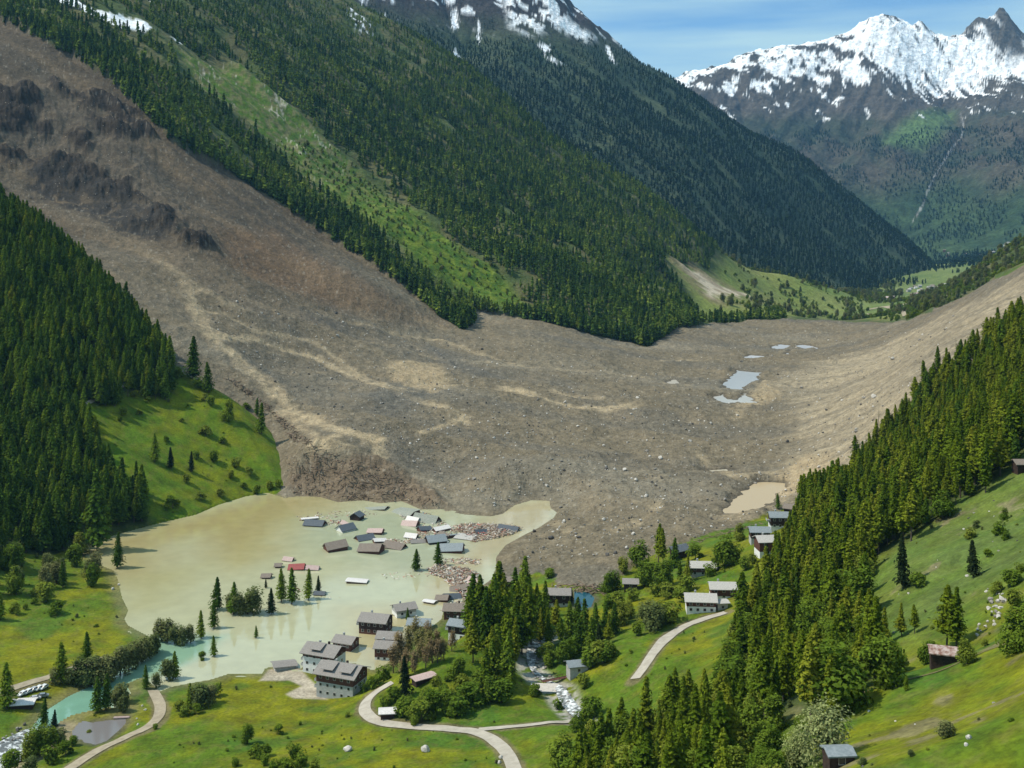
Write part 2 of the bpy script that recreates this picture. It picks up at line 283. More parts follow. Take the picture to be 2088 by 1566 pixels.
# far mountains: ravines and crags
gm, _ = line([(1930,215),(1965,250),(1960,280),(1935,310),(1900,370),(1880,430),(1852,470),(1850,500)], ZM, pad=1600)
gm2, _ = line([(1500,180),(1520,260),(1600,330),(1640,400)], ZM, pad=800)
gm3, _ = line([(1700,200),(1650,300),(1570,330)], ZM, pad=700)
gm4, _ = line([(1760,240),(1700,330),(1650,400),(1700,450)], ZM, pad=700)
mr = fbm(GX, GY, 1500, 6, 71, rough=0.52, ridged=True); mr2 = fbm(GX*0.9+GY*0.3, GY*0.5-GX*0.2, 420, 5, 75, rough=0.55, ridged=True)
mh = ss(50, 500, ZM)
rv_ = fbm((GX*.65+GY*.75)*.16, GX*.75-GY*.65, 330, 5, 77, rough=.55, ridged=True)
ZM = ZM+mh*(-25+mr*68+mr2*40+rv_*75*ss(1350, 800, ZM)+fbm((GX*.65+GY*.75)*.3, GX*.75-GY*.65, 150, 5, 79, rough=.6, ridged=True)*30*ss(800, 1000, ZM))-120*np.exp(-gm/170)*ss(0, 250, ZM)-55*np.exp(-gm2/90)-50*np.exp(-gm3/90)-60*np.exp(-gm4/90)
def crag(px, py, r, h, D):
    x = (px-CX)/F*D; return h*np.maximum(0, 1-np.hypot(GX-x, (GY-D)*0.55)/r)**1.15
ZM = ZM+crag(2048, 45, 330, 105, 9000)+crag(1996, 68, 130, 55, 9030)+crag(1880, 60, 90, 40, 9020)+crag(1815, 50, 500, 25, 9000)
kr = fbm(GX, GY, 700, 6, 81, rough=0.52, ridged=True)
ZK = ZK+ss(0, 400, ZK)*(kr*42)+ss(700, 1100, ZK)*fbm(GX, GY, 160, 5, 85, rough=0.6, ridged=True)*22+fbm(fx*0.35, fy, 260, 4, 86, ridged=True)*30*ss(40, 300, ZK)
kg = [line(l, ZK, pad=300)[0] for l in ([(925,20),(935,70),(945,140)], [(965,45),(950,100),(948,145)], [(830,70),(895,115)], [(905,-10),(922,60)], [(1232,90),(1250,125)])]
for d in kg: ZK = ZK-14*np.exp(-d/22)
ZT = np.maximum(ZN, ZP); ZA = np.maximum(np.maximum(ZT, ZK), ZM)
PYA = HY+(CAMZ-ZA)/YR[:, None]*F
LOWEST = np.minimum.accumulate(PYA[20:], 0); LOWEST = np.vstack([np.full((20, NU), 3000.0), LOWEST])

def H(x, y, Z=None):
    """height of the finished ground at world positions"""
    Z = ZA if Z is None else Z
    x = np.asarray(x, float); y = np.asarray(y, float)
    j = np.clip((x/y+UMAX)/(2*UMAX)*(NU-1), 0, NU-1.001); i = np.clip(np.interp(y, YR, np.arange(NY)), 0, NY-1.001)
    i0 = i.astype(int); j0 = j.astype(int); fi = i-i0; fj = j-j0
    return (Z[i0, j0]*(1-fi)+Z[i0+1, j0]*fi)*(1-fj)+(Z[i0, j0+1]*(1-fi)+Z[i0+1, j0+1]*fi)*fj
def GRIDV(A, x, y):
    j = np.clip(np.rint((np.asarray(x)/y+UMAX)/(2*UMAX)*(NU-1)).astype(int), 0, NU-1); i = np.clip(np.rint(np.interp(y, YR, np.arange(NY))).astype(int), 0, NY-1)
    return A[i, j]

# ------------------------------------------------------------------ colours of the ground (what it is made of)
def C(*c): return np.array(c)
def lay(col, m, c, amt=1.0):
    m = (m*amt)[..., None]; return col*(1-m)+np.asarray(c)*m
def var(c0, c1, n): n = np.clip(n, 0, 1)[..., None]; return np.asarray(c0)*(1-n)+np.asarray(c1)*n
n1 = fbm(GX, GY, 60, 5, 101)*0.9+0.5; n2 = fbm(GX, GY, 14, 4, 102)*0.9+0.5; n3 = fbm(GX, GY, 190, 4, 103)*0.9+0.5; n4 = fbm(GX, GY, 5, 3, 104)*0.9+0.5
grass = var(C(.068,.116,.007), C(.142,.148,.005), ss(.35, .75, n1*.6+n2*.4))
grass = lay(grass, ss(.62, .8, fbm(GX, GY, 34, 4, 111)*.9+.5), C(.045,.105,.012), .7)
grass = lay(grass, ss(.60, .75, n4), C(.12,.11,.03), .35)
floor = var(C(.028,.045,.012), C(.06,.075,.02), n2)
slopeG = var(C(.060,.085,.026), C(.105,.105,.045), ss(.4, .7, n1))
# masks of woodland on the ground, used again to plant the trees
FRIGHT = [(1600,1150),(1640,1050),(1700,1015),(1800,905),(1900,790),(2060,675),(2290,560),(2290,850),(2088,930),(2060,960),(2020,1000),(1960,1020),(1930,1050),(1880,1080),(1850,1110),(1780,1140),(1760,1200),(1700,1200),(1640,1220),(1590,1225),(1570,1180)]
FLOW = [(1505,1330),(1535,1270),(1560,1225),(1600,1215),(1700,1210),(1760,1230),(1800,1330),(1780,1400),(1740,1420),(1700,1470),(1560,1480),(1500,1560),(1460,1720),(1060,1760),(1140,1640),(1215,1560),(1320,1505),(1400,1465),(1465,1415)]
dFR = reg(FRIGHT, ZN, n=2); dFL = reg(FLOW, ZN, n=2)
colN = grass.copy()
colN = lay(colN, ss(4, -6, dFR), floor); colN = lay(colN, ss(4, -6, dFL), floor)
up_right = ss(0.26, 0.42, GX/GY)*ss(560, 420, GY)
colN = lay(colN, ss(0.22, 0.40, GX/GY)*ss(265, 330, GY)*ss(620, 540, GY)*(.65+.35*ss(.4, .7, n3*.5+n2*.5))*(1-ss(4, -6, dFR)), C(.085,.120,.030), .85)
colN = lay(colN, ss(.22, .3, GX/GY)*ss(.66, .74, n2*.5+n1*.5), C(.17,.145,.085), .7)
far = ss(1250, 1500, GY)
colN = lay(colN, far, slopeG)
colN = lay(colN, far*ss(5, -25, dSTR), var(C(.060,.115,.012), C(.125,.165,.018), ss(.3, .8, n2)))
toprock = ss(150, 330, ZN)*ss(10, -20, dSTR)*far
colN = lay(colN, toprock*ss(.42, .66, n2), C(.15,.13,.075), .7); colN = lay(colN, toprock*ss(.7, .8, n4*.5+n1*.5), C(.42,.38,.31), .8)
colN = lay(colN, far*ss(10, -40, dFARM), var(C(.13,.19,.035), C(.19,.19,.06), n3))
colN = lay(colN, far*ss(0, -25, dSCAR+n_med*40), C(.5,.42,.32), .95)
colN = lay(colN, far*ss(60, 0, dSCAR)*ss(.4, .6, n1), C(.20,.15,.09), .6)
valley = ss(2500, 2800, GY)*ss(60, 0, ZN)*ss(0.25, 0.33, GX/GY)
colN = lay(colN, valley, var(C(.09,.14,.04), C(.16,.19,.06), n3))
# darker brown bands along both edges of the lanes
ROADS = ([(1052,1580),(1042,1550),(1025,1525),(1000,1505),(965,1490),(905,1486),(840,1483),(790,1478),(758,1468),(742,1450),(745,1430),(760,1415),(780,1403)], [(1030,1484),(1130,1475),(1172,1468)], [(1480,1250),(1450,1258),(1400,1275),(1372,1292),(1350,1310),(1330,1335),(1315,1360),(1295,1385)], [(150,1562),(200,1530),(260,1502),(305,1482),(325,1462),(328,1440),(318,1420)], [(20,1406),(60,1392),(110,1378),(160,1360),(215,1342)])
for pl in ROADS:
    d, _ = line(pl, ZN0, pad=20); colN = lay(colN, ss(4.6, 2.8, d+n4*1.6-.8), C(.13,.105,.06), .8)
YARD = [(528,1388),(548,1370),(600,1362),(640,1392),(668,1425),(600,1422),(583,1413),(615,1398),(590,1386)]
colN = lay(colN, ss(1, -1, reg(YARD, ZN0, pad=20)), C(.38,.33,.27), .9)
# debris: grey brown rubble with bands of blue grey, brown soil and tan mud
dcol = var(C(.134,.112,.076), C(.180,.150,.103), n1*.5+n2*.5)
dcol = lay(dcol, ss(.52, .72, fbm(fx*0.2, fy, 70, 4, 121)*.9+.5), C(.118,.109,.090), .5)
dcol = lay(dcol, ss(.48, .8, fbm(GX*.5, GY, 170, 4, 123)*.9+.5), C(.205,.182,.138), .6)
dcol = lay(dcol, ss(.5, .75, fbm(fx*.3, fy, 120, 4, 124)*.9+.5), C(.115,.105,.085), .5)
dcol = lay(dcol, ss(.6, .8, fbm(GX, GY, 38, 4, 122)*.9+.5), C(.19,.155,.105), .5)
dcol = lay(dcol, rs_, var(C(.215,.182,.130), C(.325,.27,.185), ss(.25, .8, streak_r*.9+.5)), .85)
TANS = [([(180,455),(260,500),(330,530),(380,580),(400,640),(430,690),(490,740),(560,800),(600,850),(700,880),(770,900)],7,.9),
 ([(430,690),(520,700),(640,730),(700,760),(800,800),(900,830),(940,845),(950,865)],5,.9),
 ([(400,640),(450,640),(520,680),(640,700),(720,760),(800,790),(850,800)],4,.7),([(860,890),(920,870),(945,850)],2.6,.9),
 ([(470,600),(560,640),(700,660),(800,680),(900,700),(1020,735),(1080,750)],4,.55),([(1030,790),(1080,805),(1150,825),(1240,833),(1290,832)],7,.95),
 ([(1100,790),(1150,805),(1200,812),(1230,815)],3,.6),([(230,480),(330,540),(420,600),(500,640)],9,.6),([(900,790),(950,785)],2.5,.8),
 ([(1560,780),(1530,820),(1500,860)],4,.5),([(1620,960),(1560,975),(1500,985),(1440,950),(1430,935)],3.5,.6),([(1700,950),(1620,985),(1560,1030),(1500,1060)],10,.6),
 ([(1250,1090),(1290,1070),(1330,1050),(1350,1020)],3,.55),([(1130,1060),(1160,1085)],3,.4),([(640,905),(700,890),(765,900),(775,935)],4,.8),([(600,870),(660,905),(720,915)],3,.6),
 ([(500,480),(640,560),(760,620),(900,668)],9,.4),([(700,690),(900,735),(1100,750),(1300,770),(1400,790)],4,.35),([(1340,740),(1400,735),(1470,737)],3,.6)]
wob = fbm(GX, GY, 22, 4, 131)
for pl, w, amt in TANS:
    d, _ = line(pl, ZN0, pad=60); d = np.abs(d+wob*w*1.3)
    dcol = lay(dcol, ss(w*1.9, w*.3, d)*(.45+.55*ss(.2, .55, n2)), C(.37,.295,.19), amt*.95)
DARKG = [[(560,620),(660,650),(760,680),(700,690),(600,655)],[(850,690),(960,740),(1050,780),(950,770),(860,720)],[(700,800),(900,790),(860,850),(760,850)]]
for q in DARKG: dcol = lay(dcol, ss(10, -25, reg(q, pad=60)), C(.098,.096,.086), .7)
PATCH = [[(780,740),(900,740),(925,790),(880,800),(800,775)],[(1490,840),(1560,780),(1600,800),(1560,830)],[(1640,940),(1700,930),(1700,990),(1600,1010),(1580,970)]]
PATCH += [[(700,888),(735,886),(778,897),(772,918),(770,935),(730,905)], [(648,898),(690,890),(672,908)]]
for q in PATCH: dcol = lay(dcol, ss(6, -10, reg(q, pad=30)+n_sm*8), C(.34,.265,.165), .75)
redd = ss(-100, -350, GX)*ss(1000, 1350, GY)
dcol = lay(dcol, redd, var(C(.070,.056,.040), C(.120,.088,.056), ss(.3, .7, fbm(fx*0.18, fy, 55, 5, 141)*.9+.5)), .9)
RED = [(430,470),(560,480),(700,560),(860,640),(900,660),(780,655),(640,620),(520,580),(440,530)]
dcol = lay(dcol, ss(30, -30, reg(RED, pad=60)), C(.140,.090,.053), .65)
gry = ss(.5, .8, fbm(fx*0.2, fy, 90, 4, 143)*.9+.5)*redd
dcol = lay(dcol, gry, C(.105,.090,.068), .5)
dcol = lay(dcol, rk, var(C(.070,.058,.044), C(.115,.095,.070), n2), .8)
dcol = lay(dcol, crag_m*ss(.15, .4, n4*.4+n2*.6), C(.030,.025,.020), .96)
DK2 = [(60,350),(130,370),(230,410),(300,440),(345,480),(320,500),(260,480),(180,450),(120,420),(70,400)]
dk2 = ss(14, -8, reg(DK2, pad=60)+n_med*18)
dcol = lay(dcol, dk2*ss(.25, .5, n2), C(.040,.037,.033), .95)
dcol = lay(dcol, sl_, var(C(.10,.075,.05), C(.19,.145,.10), n4*.6+n2*.4), .85)
dcol = lay(dcol, ss(.80, .9, n4)*(1-rk), C(.30,.27,.22), .45)
mud = ss(9, 1, dLAKE)*(dLAKE > -3)
colN = lay(colN, ss(1.5, -1.5, dDEB+n_hi*3), dcol[..., :])
colN = lay(colN, mud, C(.16,.13,.085), .5)
for nm_, (d_, l_) in PW.items(): colN = lay(colN, ss(5, .5, d_), C(.085,.072,.054), .75)
# snow tongues on the left slope
for q in ([(85,-10),(120,0),(140,8),(180,25),(215,40),(250,48),(290,65),(312,80),(300,82),(262,72),(230,68),(190,45),(150,30),(110,12)], [(350,95),(365,97),(388,103),(385,107),(365,103)], [(410,5),(420,15),(414,17)], [(296,22),(312,24),(300,28)]):
    colN = lay(colN, ss(2.5, -2.5, reg(q, pad=40, n=4)+n_sm*10), C(.80,.82,.86))
for q in ([(700,5),(745,40),(770,80),(735,90),(705,55)],):
    colN = lay(colN, ss(5, -20, reg(q, pad=60))*ss(.60, .68, n2), C(.75,.78,.84))
colN = lay(colN, ss(8, 4, dTOR)*ss(.2, .5, n4), C(.33,.31,.29), .8); colN = lay(colN, ss(12, 7, dRIV), C(.26,.21,.15), .7)
colP = var(C(.065,.118,.007), C(.122,.144,.006), ss(.3, .75, n1*.5+n2*.5))
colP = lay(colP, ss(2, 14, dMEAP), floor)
colP = lay(colP, ss(.62, .75, n4), C(.12,.115,.03), .35)
colP = lay(colP, ss(8, -2, dDEB)*ss(-3, 6, dMEAP)*ss(.3, .5, n2), C(.13,.10,.065), .9)
# dark ridge behind and its snow
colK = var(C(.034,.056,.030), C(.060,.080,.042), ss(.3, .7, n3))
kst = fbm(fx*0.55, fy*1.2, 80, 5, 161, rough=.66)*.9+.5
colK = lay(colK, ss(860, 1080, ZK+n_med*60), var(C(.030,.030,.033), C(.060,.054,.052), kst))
SNK = [(1010,-40),(1120,-60),(1150,0),(1160,40),(1215,75),(1190,85),(1140,60),(1075,70),(1040,55),(1035,20)]
colK = lay(colK, ss(30, -30, reg(SNK, ZK, pad=200))*ss(.455, .48, kst), C(.82,.84,.88))
colK = lay(colK, ss(900, 1060, ZK)*ss(.70, .75, kst), C(.80,.82,.87))
for q, th in (([(822,66),(840,68),(870,92),(896,112),(893,120),(860,102),(830,80)], 3), ([(929,98),(934,112),(945,125),(953,140),(952,155),(940,152),(927,135)], 3), ([(968,162),(985,168),(1003,178),(1000,183),(975,175)], 3), ([(1095,88),(1120,92),(1125,104),(1110,106)], 4), ([(1110,112),(1130,118),(1150,130),(1135,132)], 4), ([(1232,90),(1240,95),(1252,120),(1255,130),(1245,122)], 3), ([(775,38),(790,30),(784,40)], 3), ([(730,14),(750,0),(740,14)], 3), ([(919,20),(930,22),(932,55),(924,60),(920,45)], 3), ([(975,45),(980,50),(977,90),(973,70)], 3), ([(898,0),(925,-8),(930,4),(915,10)], 3)):
    colK = lay(colK, ss(4, -4, reg(q, ZK, pad=120, n=4)+(n4-.5)*22+n_med*12), C(.80,.82,.87))
# far snow mountain
mu = fbm(GX*1.0+GY*.25, GY*.45, 150, 5, 171, rough=.6)*.9+.5; mg = fbm(GX, GY, 600, 5, 173)*.9+.5
colM = var(C(.034,.047,.028), C(.072,.064,.046), ss(.3, .75, mg*.6+mu*.4))
colM = lay(colM, ss(650, 250, ZM+mg*160), var(C(.020,.042,.020), C(.046,.078,.030), mg*.5+ss(.3, .7, mu)*.5))
colM = lay(colM, ss(850, 1020, ZM), var(C(.056,.050,.044), C(.095,.086,.074), mu), .85)
colM = lay(colM, ss(120, -40, reg([(1810,290),(1880,235),(1935,235),(1900,275),(1870,292)], ZM, pad=400))*.9, C(.085,.145,.05))
bowl = ss(150, -150, reg([(1740,60),(1815,45),(1950,95),(1985,110),(2040,130),(2088,120),(2088,150),(2000,180),(1975,212),(1920,215),(1880,170),(1800,130)], ZM, pad=700))
lw = ss(-150, 250, GX-(1790-CX)/F*GY)
mst = (fbm(GX*.55+GY*.12, GY*.45, 75, 5, 175, rough=.68)*(1-lw)+fbm((GX*.33-GY*.94)*.22, GX*.94+GY*.33, 60, 5, 176, rough=.66)*lw)*.9+.5
fl = ss(.46, .53, mst+bowl*.21+ss(1150, 1450, ZM)*.13-ss(1300, 1000, ZM)*.20-.075)
snl = ss(955, 1050, ZM+(mst-.5)*420+bowl*120-(1-bowl)*40)
peak = np.maximum(ss(330, 160, np.hypot(GX-(2048-CX)/F*9000, (GY-9000)*.6)), ss(150, 70, np.hypot(GX-(1994-CX)/F*9030, (GY-9030)*.6)))
colM = lay(colM, snl*fl*(1-peak*ss(.35, .6, mu+.1)), C(.86,.88,.92))
gms = sdist(castXY(densify([(1958,232),(1965,255),(1960,280),(1935,310),(1900,370),(1880,420),(1862,450)], 8, False), ZM), GX, GY, closed=False, pad=200)[0]
colM = lay(colM, ss(13, 3, gms+mu*8)*ss(.3, .45, n2), C(.36,.36,.36), .8)

# ------------------------------------------------------------------ materials
def nodes(m):
    m.use_nodes = True; t = m.node_tree; t.nodes.clear()
    o = t.nodes.new('ShaderNodeOutputMaterial'); b = t.nodes.new('ShaderNodeBsdfPrincipled')
    t.links.new(b.outputs['BSDF'], o.inputs['Surface']); return t, b
def mat_ground(name, scales=(3.0, .6), amt=.35, bump=.5, dist=.6, rough=.95, speck=0.0, bscale=None):
    m = bpy.data.materials.new(name); t, b = nodes(m); L = t.links.new
    at = t.nodes.new('ShaderNodeAttribute'); at.attribute_name = 'Col'
    tc = t.nodes.new('ShaderNodeTexCoord')
    hgt = None; val = None
    for k, s in enumerate(scales):
        n = t.nodes.new('ShaderNodeTexNoise'); n.inputs['Scale'].default_value = 1.0/s; n.inputs['Detail'].default_value = 5; n.inputs['Roughness'].default_value = .65
        L(tc.outputs['Object'], n.inputs['Vector'])
        mr = t.nodes.new('ShaderNodeMapRange'); mr.inputs[1].default_value = .3; mr.inputs[2].default_value = .7; mr.inputs[3].default_value = 1-amt; mr.inputs[4].default_value = 1+amt
        L(n.outputs['Fac'], mr.inputs[0])
        if val is None: val = mr.outputs[0]; hgt = n.outputs['Fac']
        else:
            mu_ = t.nodes.new('ShaderNodeMath'); mu_.operation = 'MULTIPLY'; L(val, mu_.inputs[0]); L(mr.outputs[0], mu_.inputs[1]); val = mu_.outputs[0]
            ad = t.nodes.new('ShaderNodeMath'); ad.operation = 'MULTIPLY_ADD'; ad.inputs[1].default_value = s/scales[0]; L(n.outputs['Fac'], ad.inputs[0]); L(hgt, ad.inputs[2]); hgt = ad.outputs[0]
    vm = t.nodes.new('ShaderNodeVectorMath'); vm.operation = 'SCALE'; L(at.outputs['Color'], vm.inputs[0]); L(val, vm.inputs['Scale'])
    col = vm.outputs[0]
    if speck:
        v = t.nodes.new('ShaderNodeTexVoronoi'); v.inputs['Scale'].default_value = 1/speck; L(tc.outputs['Object'], v.inputs['Vector'])
        rr = t.nodes.new('ShaderNodeMapRange'); rr.inputs[1].default_value = .20; rr.inputs[2].default_value = .10; L(v.outputs['Distance'], rr.inputs[0])
        wn = t.nodes.new('ShaderNodeMath'); wn.operation = 'GREATER_THAN'; wn.inputs[1].default_value = .86
        sp = t.nodes.new('ShaderNodeSeparateColor'); L(v.outputs['Color'], sp.inputs[0]); L(sp.outputs[0], wn.inputs[0])
        mm = t.nodes.new('ShaderNodeMath'); mm.operation = 'MULTIPLY'; L(rr.outputs[0], mm.inputs[0]); L(wn.outputs[0], mm.inputs[1])
        mc = t.nodes.new('ShaderNodeMixRGB'); mc.inputs['Color2'].default_value = (.36, .33, .28, 1); L(mm.outputs[0], mc.inputs['Fac']); L(col, mc.inputs['Color1']); col = mc.outputs[0]
        ad = t.nodes.new('ShaderNodeMath'); ad.operation = 'MULTIPLY_ADD'; ad.inputs[1].default_value = .5; L(mm.outputs[0], ad.inputs[0]); L(hgt, ad.inputs[2]); hgt = ad.outputs[0]
    L(col, b.inputs['Base Color'])
    bp = t.nodes.new('ShaderNodeBump'); bp.inputs['Strength'].default_value = bump; bp.inputs['Distance'].default_value = dist
    L(hgt, bp.inputs['Height']); L(bp.outputs['Normal'], b.inputs['Normal'])
    b.inputs['Roughness'].default_value = rough; b.inputs['Specular IOR Level'].default_value = .15
    return m
M_GRASS = mat_ground('meadow grass', (9.0, 1.3), .34, .8, 1.0)
M_DEB = mat_ground('debris rubble', (7.0, 1.8), .30, 1.0, 3.2, speck=4.2)
M_SLOPE = mat_ground('mountain slope', (14.0, 4.0), .3, .8, 5.0)
M_RIDGE = mat_ground('dark ridge', (22.0, 8.0), .4, .9, 10.0)
M_FAR = mat_ground('far mountain', (60.0, 24.0), .38, .9, 26.0)

def grid_mesh(name, Z, fm, cols, mats, fmat=None, kind='structure', label=None):
    """faces fm (NY-1, NU-1) of the surveyed grid as one mesh"""
    ii, jj = np.nonzero(fm); idx = ii*NU+jj
    q = np.stack([idx, idx+1, idx+NU+1, idx+NU], 1)
    u, inv = np.unique(q, return_inverse=True); q = inv.reshape(-1, 4)
    co = np.stack([GX.ravel()[u], GY.ravel()[u], Z.ravel()[u]], 1)
    me = bpy.data.meshes.new(name); nf = len(q)
    me.vertices.add(len(u)); me.vertices.foreach_set('co', co.astype(np.float32).ravel())
    me.loops.add(nf*4); me.loops.foreach_set('vertex_index', q.astype(np.int32).ravel())
    me.polygons.add(nf); me.polygons.foreach_set('loop_start', np.arange(0, nf*4, 4, dtype=np.int32)); 
    me.polygons.foreach_set('use_smooth', np.ones(nf, bool))
    for m in (mats if isinstance(mats, list) else [mats]): me.materials.append(m)
    if fmat is not None: me.polygons.foreach_set('material_index', fmat[fm].astype(np.int32))
    me.update(calc_edges=True)
    if cols is not None:
        at = me.color_attributes.new('Col', 'FLOAT_COLOR', 'POINT')
        c = np.concatenate([cols.reshape(-1, 3)[u], np.ones((len(u), 1))], 1); at.data.foreach_set('color', c.astype(np.float32).ravel())
    o = bpy.data.objects.new(name, me); COL.objects.link(o); o['kind'] = kind
    if label: o['label'] = label
    return o
def cell(A, f=np.max): return f(np.stack([A[:-1, :-1], A[1:, :-1], A[:-1, 1:], A[1:, 1:]]), axis=0)
visN = cell((ZN > ZP-6) & (ZN > ZK-25) & (ZN > ZM-60) & (GY < 6500))
inD = cell(dDEB, np.min) < 0; farc = cell(GY, np.min) > 1400
grid_mesh('debris_flow', ZN, visN & inD, colN, M_DEB)
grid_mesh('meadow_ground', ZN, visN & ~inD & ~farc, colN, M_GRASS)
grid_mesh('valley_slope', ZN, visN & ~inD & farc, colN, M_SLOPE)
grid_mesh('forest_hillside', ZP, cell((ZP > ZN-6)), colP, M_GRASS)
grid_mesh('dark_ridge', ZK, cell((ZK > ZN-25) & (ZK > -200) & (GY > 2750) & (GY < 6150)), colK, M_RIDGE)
grid_mesh('snow_mountain', ZM, cell((ZM > ZN-60) & (ZM > ZK-60) & (GY > 5450)), colM, M_FAR)

# the slopes go on beyond the surveyed fan on both sides
def outer(side):
    j = NU-1 if side > 0 else 0; j2 = NU-40 if side > 0 else 39
    rr_ = np.unique(np.r_[np.arange(0, NY, 3), NY-1]); y = YR[rr_]; x0 = GX[rr_, j]; z0 = ZA[rr_, j]; sl_o = (z0-ZA[rr_, j2])/(x0-GX[rr_, j2])*side
    sl_o = np.clip(sl_o, -.5, .7)
    for _ in range(30): sl_o[1:-1] = (sl_o[:-2]+sl_o[1:-1]*2+sl_o[2:])/4
    ss_ = np.r_[0, np.geomspace(.01, 2.2, 26)]; V = []; Cc = []
    cc = np.where((ZP[rr_, j] > ZN[rr_, j])[:, None], colP[rr_, j], colN[rr_, j])
    for k, s_ in enumerate(ss_):
        dx = s_*np.maximum(y, 260); x = x0+side*dx; z = z0+sl_o*320*(1-np.exp(-dx/320))
        if k: z = z+fbm(x, y, 60, 3, 401)*np.minimum(dx*.05, 4)
        V.append(np.stack([x, y, z], 1)); Cc.append(cc)
    V = np.stack(V, 1); n = len(ss_); m = len(rr_); idx = np.arange(m*n).reshape(m, n)
    q = np.stack([idx[:-1, :-1], idx[:-1, 1:], idx[1:, 1:], idx[1:, :-1]], -1).reshape(-1, 4)
    if side < 0: q = q[:, ::-1]
    me = bpy.data.meshes.new('outer_slope'); me.vertices.add(m*n); me.vertices.foreach_set('co', V.astype(np.float32).ravel()); me.loops.add(len(q)*4); me.loops.foreach_set('vertex_index', q.astype(np.int32).ravel())
    me.polygons.add(len(q)); me.polygons.foreach_set('loop_start', np.arange(0, len(q)*4, 4, dtype=np.int32)); me.polygons.foreach_set('use_smooth', np.ones(len(q), bool)); me.materials.append(M_GRASS); me.update(calc_edges=True)
    at_ = me.color_attributes.new('Col', 'FLOAT_COLOR', 'POINT'); c = np.concatenate([np.stack(Cc, 1).reshape(-1, 3), np.ones((m*n, 1))], 1); at_.data.foreach_set('color', c.astype(np.float32).ravel())
    o = bpy.data.objects.new('outer_slope', me); COL.objects.link(o); o['kind'] = 'structure'
outer(1); outer(-1)
# ------------------------------------------------------------------ water
def mat_water(name, rough=.12, spec=.35, bump=.03, colour=None, bs=2.0):
    m = bpy.data.materials.new(name); t, b = nodes(m); L = t.links.new
    tc = t.nodes.new('ShaderNodeTexCoord')
    if colour is None:
        at = t.nodes.new('ShaderNodeAttribute'); at.attribute_name = 'Col'
        n = t.nodes.new('ShaderNodeTexNoise'); n.inputs['Scale'].default_value = .12; n.inputs['Detail'].default_value = 6; L(tc.outputs['Object'], n.inputs['Vector'])
        mr = t.nodes.new('ShaderNodeMapRange'); mr.inputs[1].default_value = .3; mr.inputs[2].default_value = .7; mr.inputs[3].default_value = .93; mr.inputs[4].default_value = 1.06; L(n.outputs['Fac'], mr.inputs[0])
        vm = t.nodes.new('ShaderNodeVectorMath'); vm.operation = 'SCALE'; L(at.outputs['Color'], vm.inputs[0]); L(mr.outputs[0], vm.inputs['Scale']); L(vm.outputs[0], b.inputs['Base Color'])
    else: b.inputs['Base Color'].default_value = (*colour, 1)
    n = t.nodes.new('ShaderNodeTexNoise'); n.inputs['Scale'].default_value = 1/bs; n.inputs['Detail'].default_value = 3; L(tc.outputs['Object'], n.inputs['Vector'])
    bp = t.nodes.new('ShaderNodeBump'); bp.inputs['Strength'].default_value = 1; bp.inputs['Distance'].default_value = bump; L(n.outputs['Fac'], bp.inputs['Height']); L(bp.outputs['Normal'], b.inputs['Normal'])
    b.inputs['Roughness'].default_value = rough; b.inputs['Specular IOR Level'].default_value = spec; b.inputs['IOR'].default_value = 1.33
    return m
def zreg(poly, soft, amt=18): return ss(soft, -soft, reg(poly, Z00, pad=soft*2+20, n=2)+fbm(GX, GY, 45, 4, 201)*amt)
wc = np.zeros(GX.shape+(3,))+C(.375,.375,.245)
wc = lay(wc, zreg([(160,1110),(330,1060),(580,1000),(700,1010),(640,1060),(560,1110),(480,1160),(400,1100),(330,1110),(330,1180),(250,1190)], 30), C(.31,.262,.12), .98)
wc = lay(wc, zreg([(240,1180),(330,1160),(420,1150),(330,1230),(260,1250)], 16, 8), C(.33,.31,.16), .75)
wc = lay(wc, zreg([(610,1060),(800,1040),(960,1080),(960,1120),(850,1180),(700,1140),(620,1100)], 18), C(.32,.35,.245), .8)
wc = lay(wc, zreg([(1000,1040),(1140,1010),(1130,1060),(1010,1130),(960,1200),(900,1260),(860,1200),(960,1120)], 12, 8), C(.37,.31,.185), .8)
wc = lay(wc, zreg([(700,1240),(900,1220),(860,1290),(780,1370),(680,1350)], 14, 8), C(.37,.315,.17), .7)
wc = lay(wc, zreg([(250,1330),(330,1300),(400,1300),(450,1300),(430,1330),(380,1345),(330,1370),(270,1400),(200,1450),(150,1475),(90,1500),(60,1470),(160,1400)], 7, 9), C(.165,.315,.225), .85)
wc = lay(wc, zreg([(60,1440),(200,1390),(260,1400),(200,1450),(110,1490),(60,1530)], 6, 4), C(.15,.30,.225), .9)
wc = lay(wc, zreg([(40,1490),(110,1480),(95,1505),(50,1530)], 3, 3), C(.34,.40,.37), .8)
M_LAKE = mat_water('silty lake water', .04, 1.0, .012)
grid_mesh('lake', Z00, cell(dLAKE, np.min) < 3.5, wc, M_LAKE)
PC = {'pond': (.16,.15,.15), 'blue_pond': (.010,.065,.095), 'puddle': (.40,.31,.19), 'melt_pool': (.38,.40,.42), 'melt_pool.001': (.42,.41,.38), 'melt_pool.002': (.5,.52,.56), 'melt_pool.003': (.5,.52,.56), 'melt_pool.004': (.5,.52,.56), 'melt_pool.005': (.5,.45,.38), 'puddle.001': (.42,.36,.26)}
for nm, (d, lev) in PW.items():
    o = grid_mesh(nm, np.full_like(GX, lev), cell(d, np.min) < 2.5, None, mat_water('water '+nm, .15 if 'puddle' not in nm else .35, .5, .01, PC[nm]))
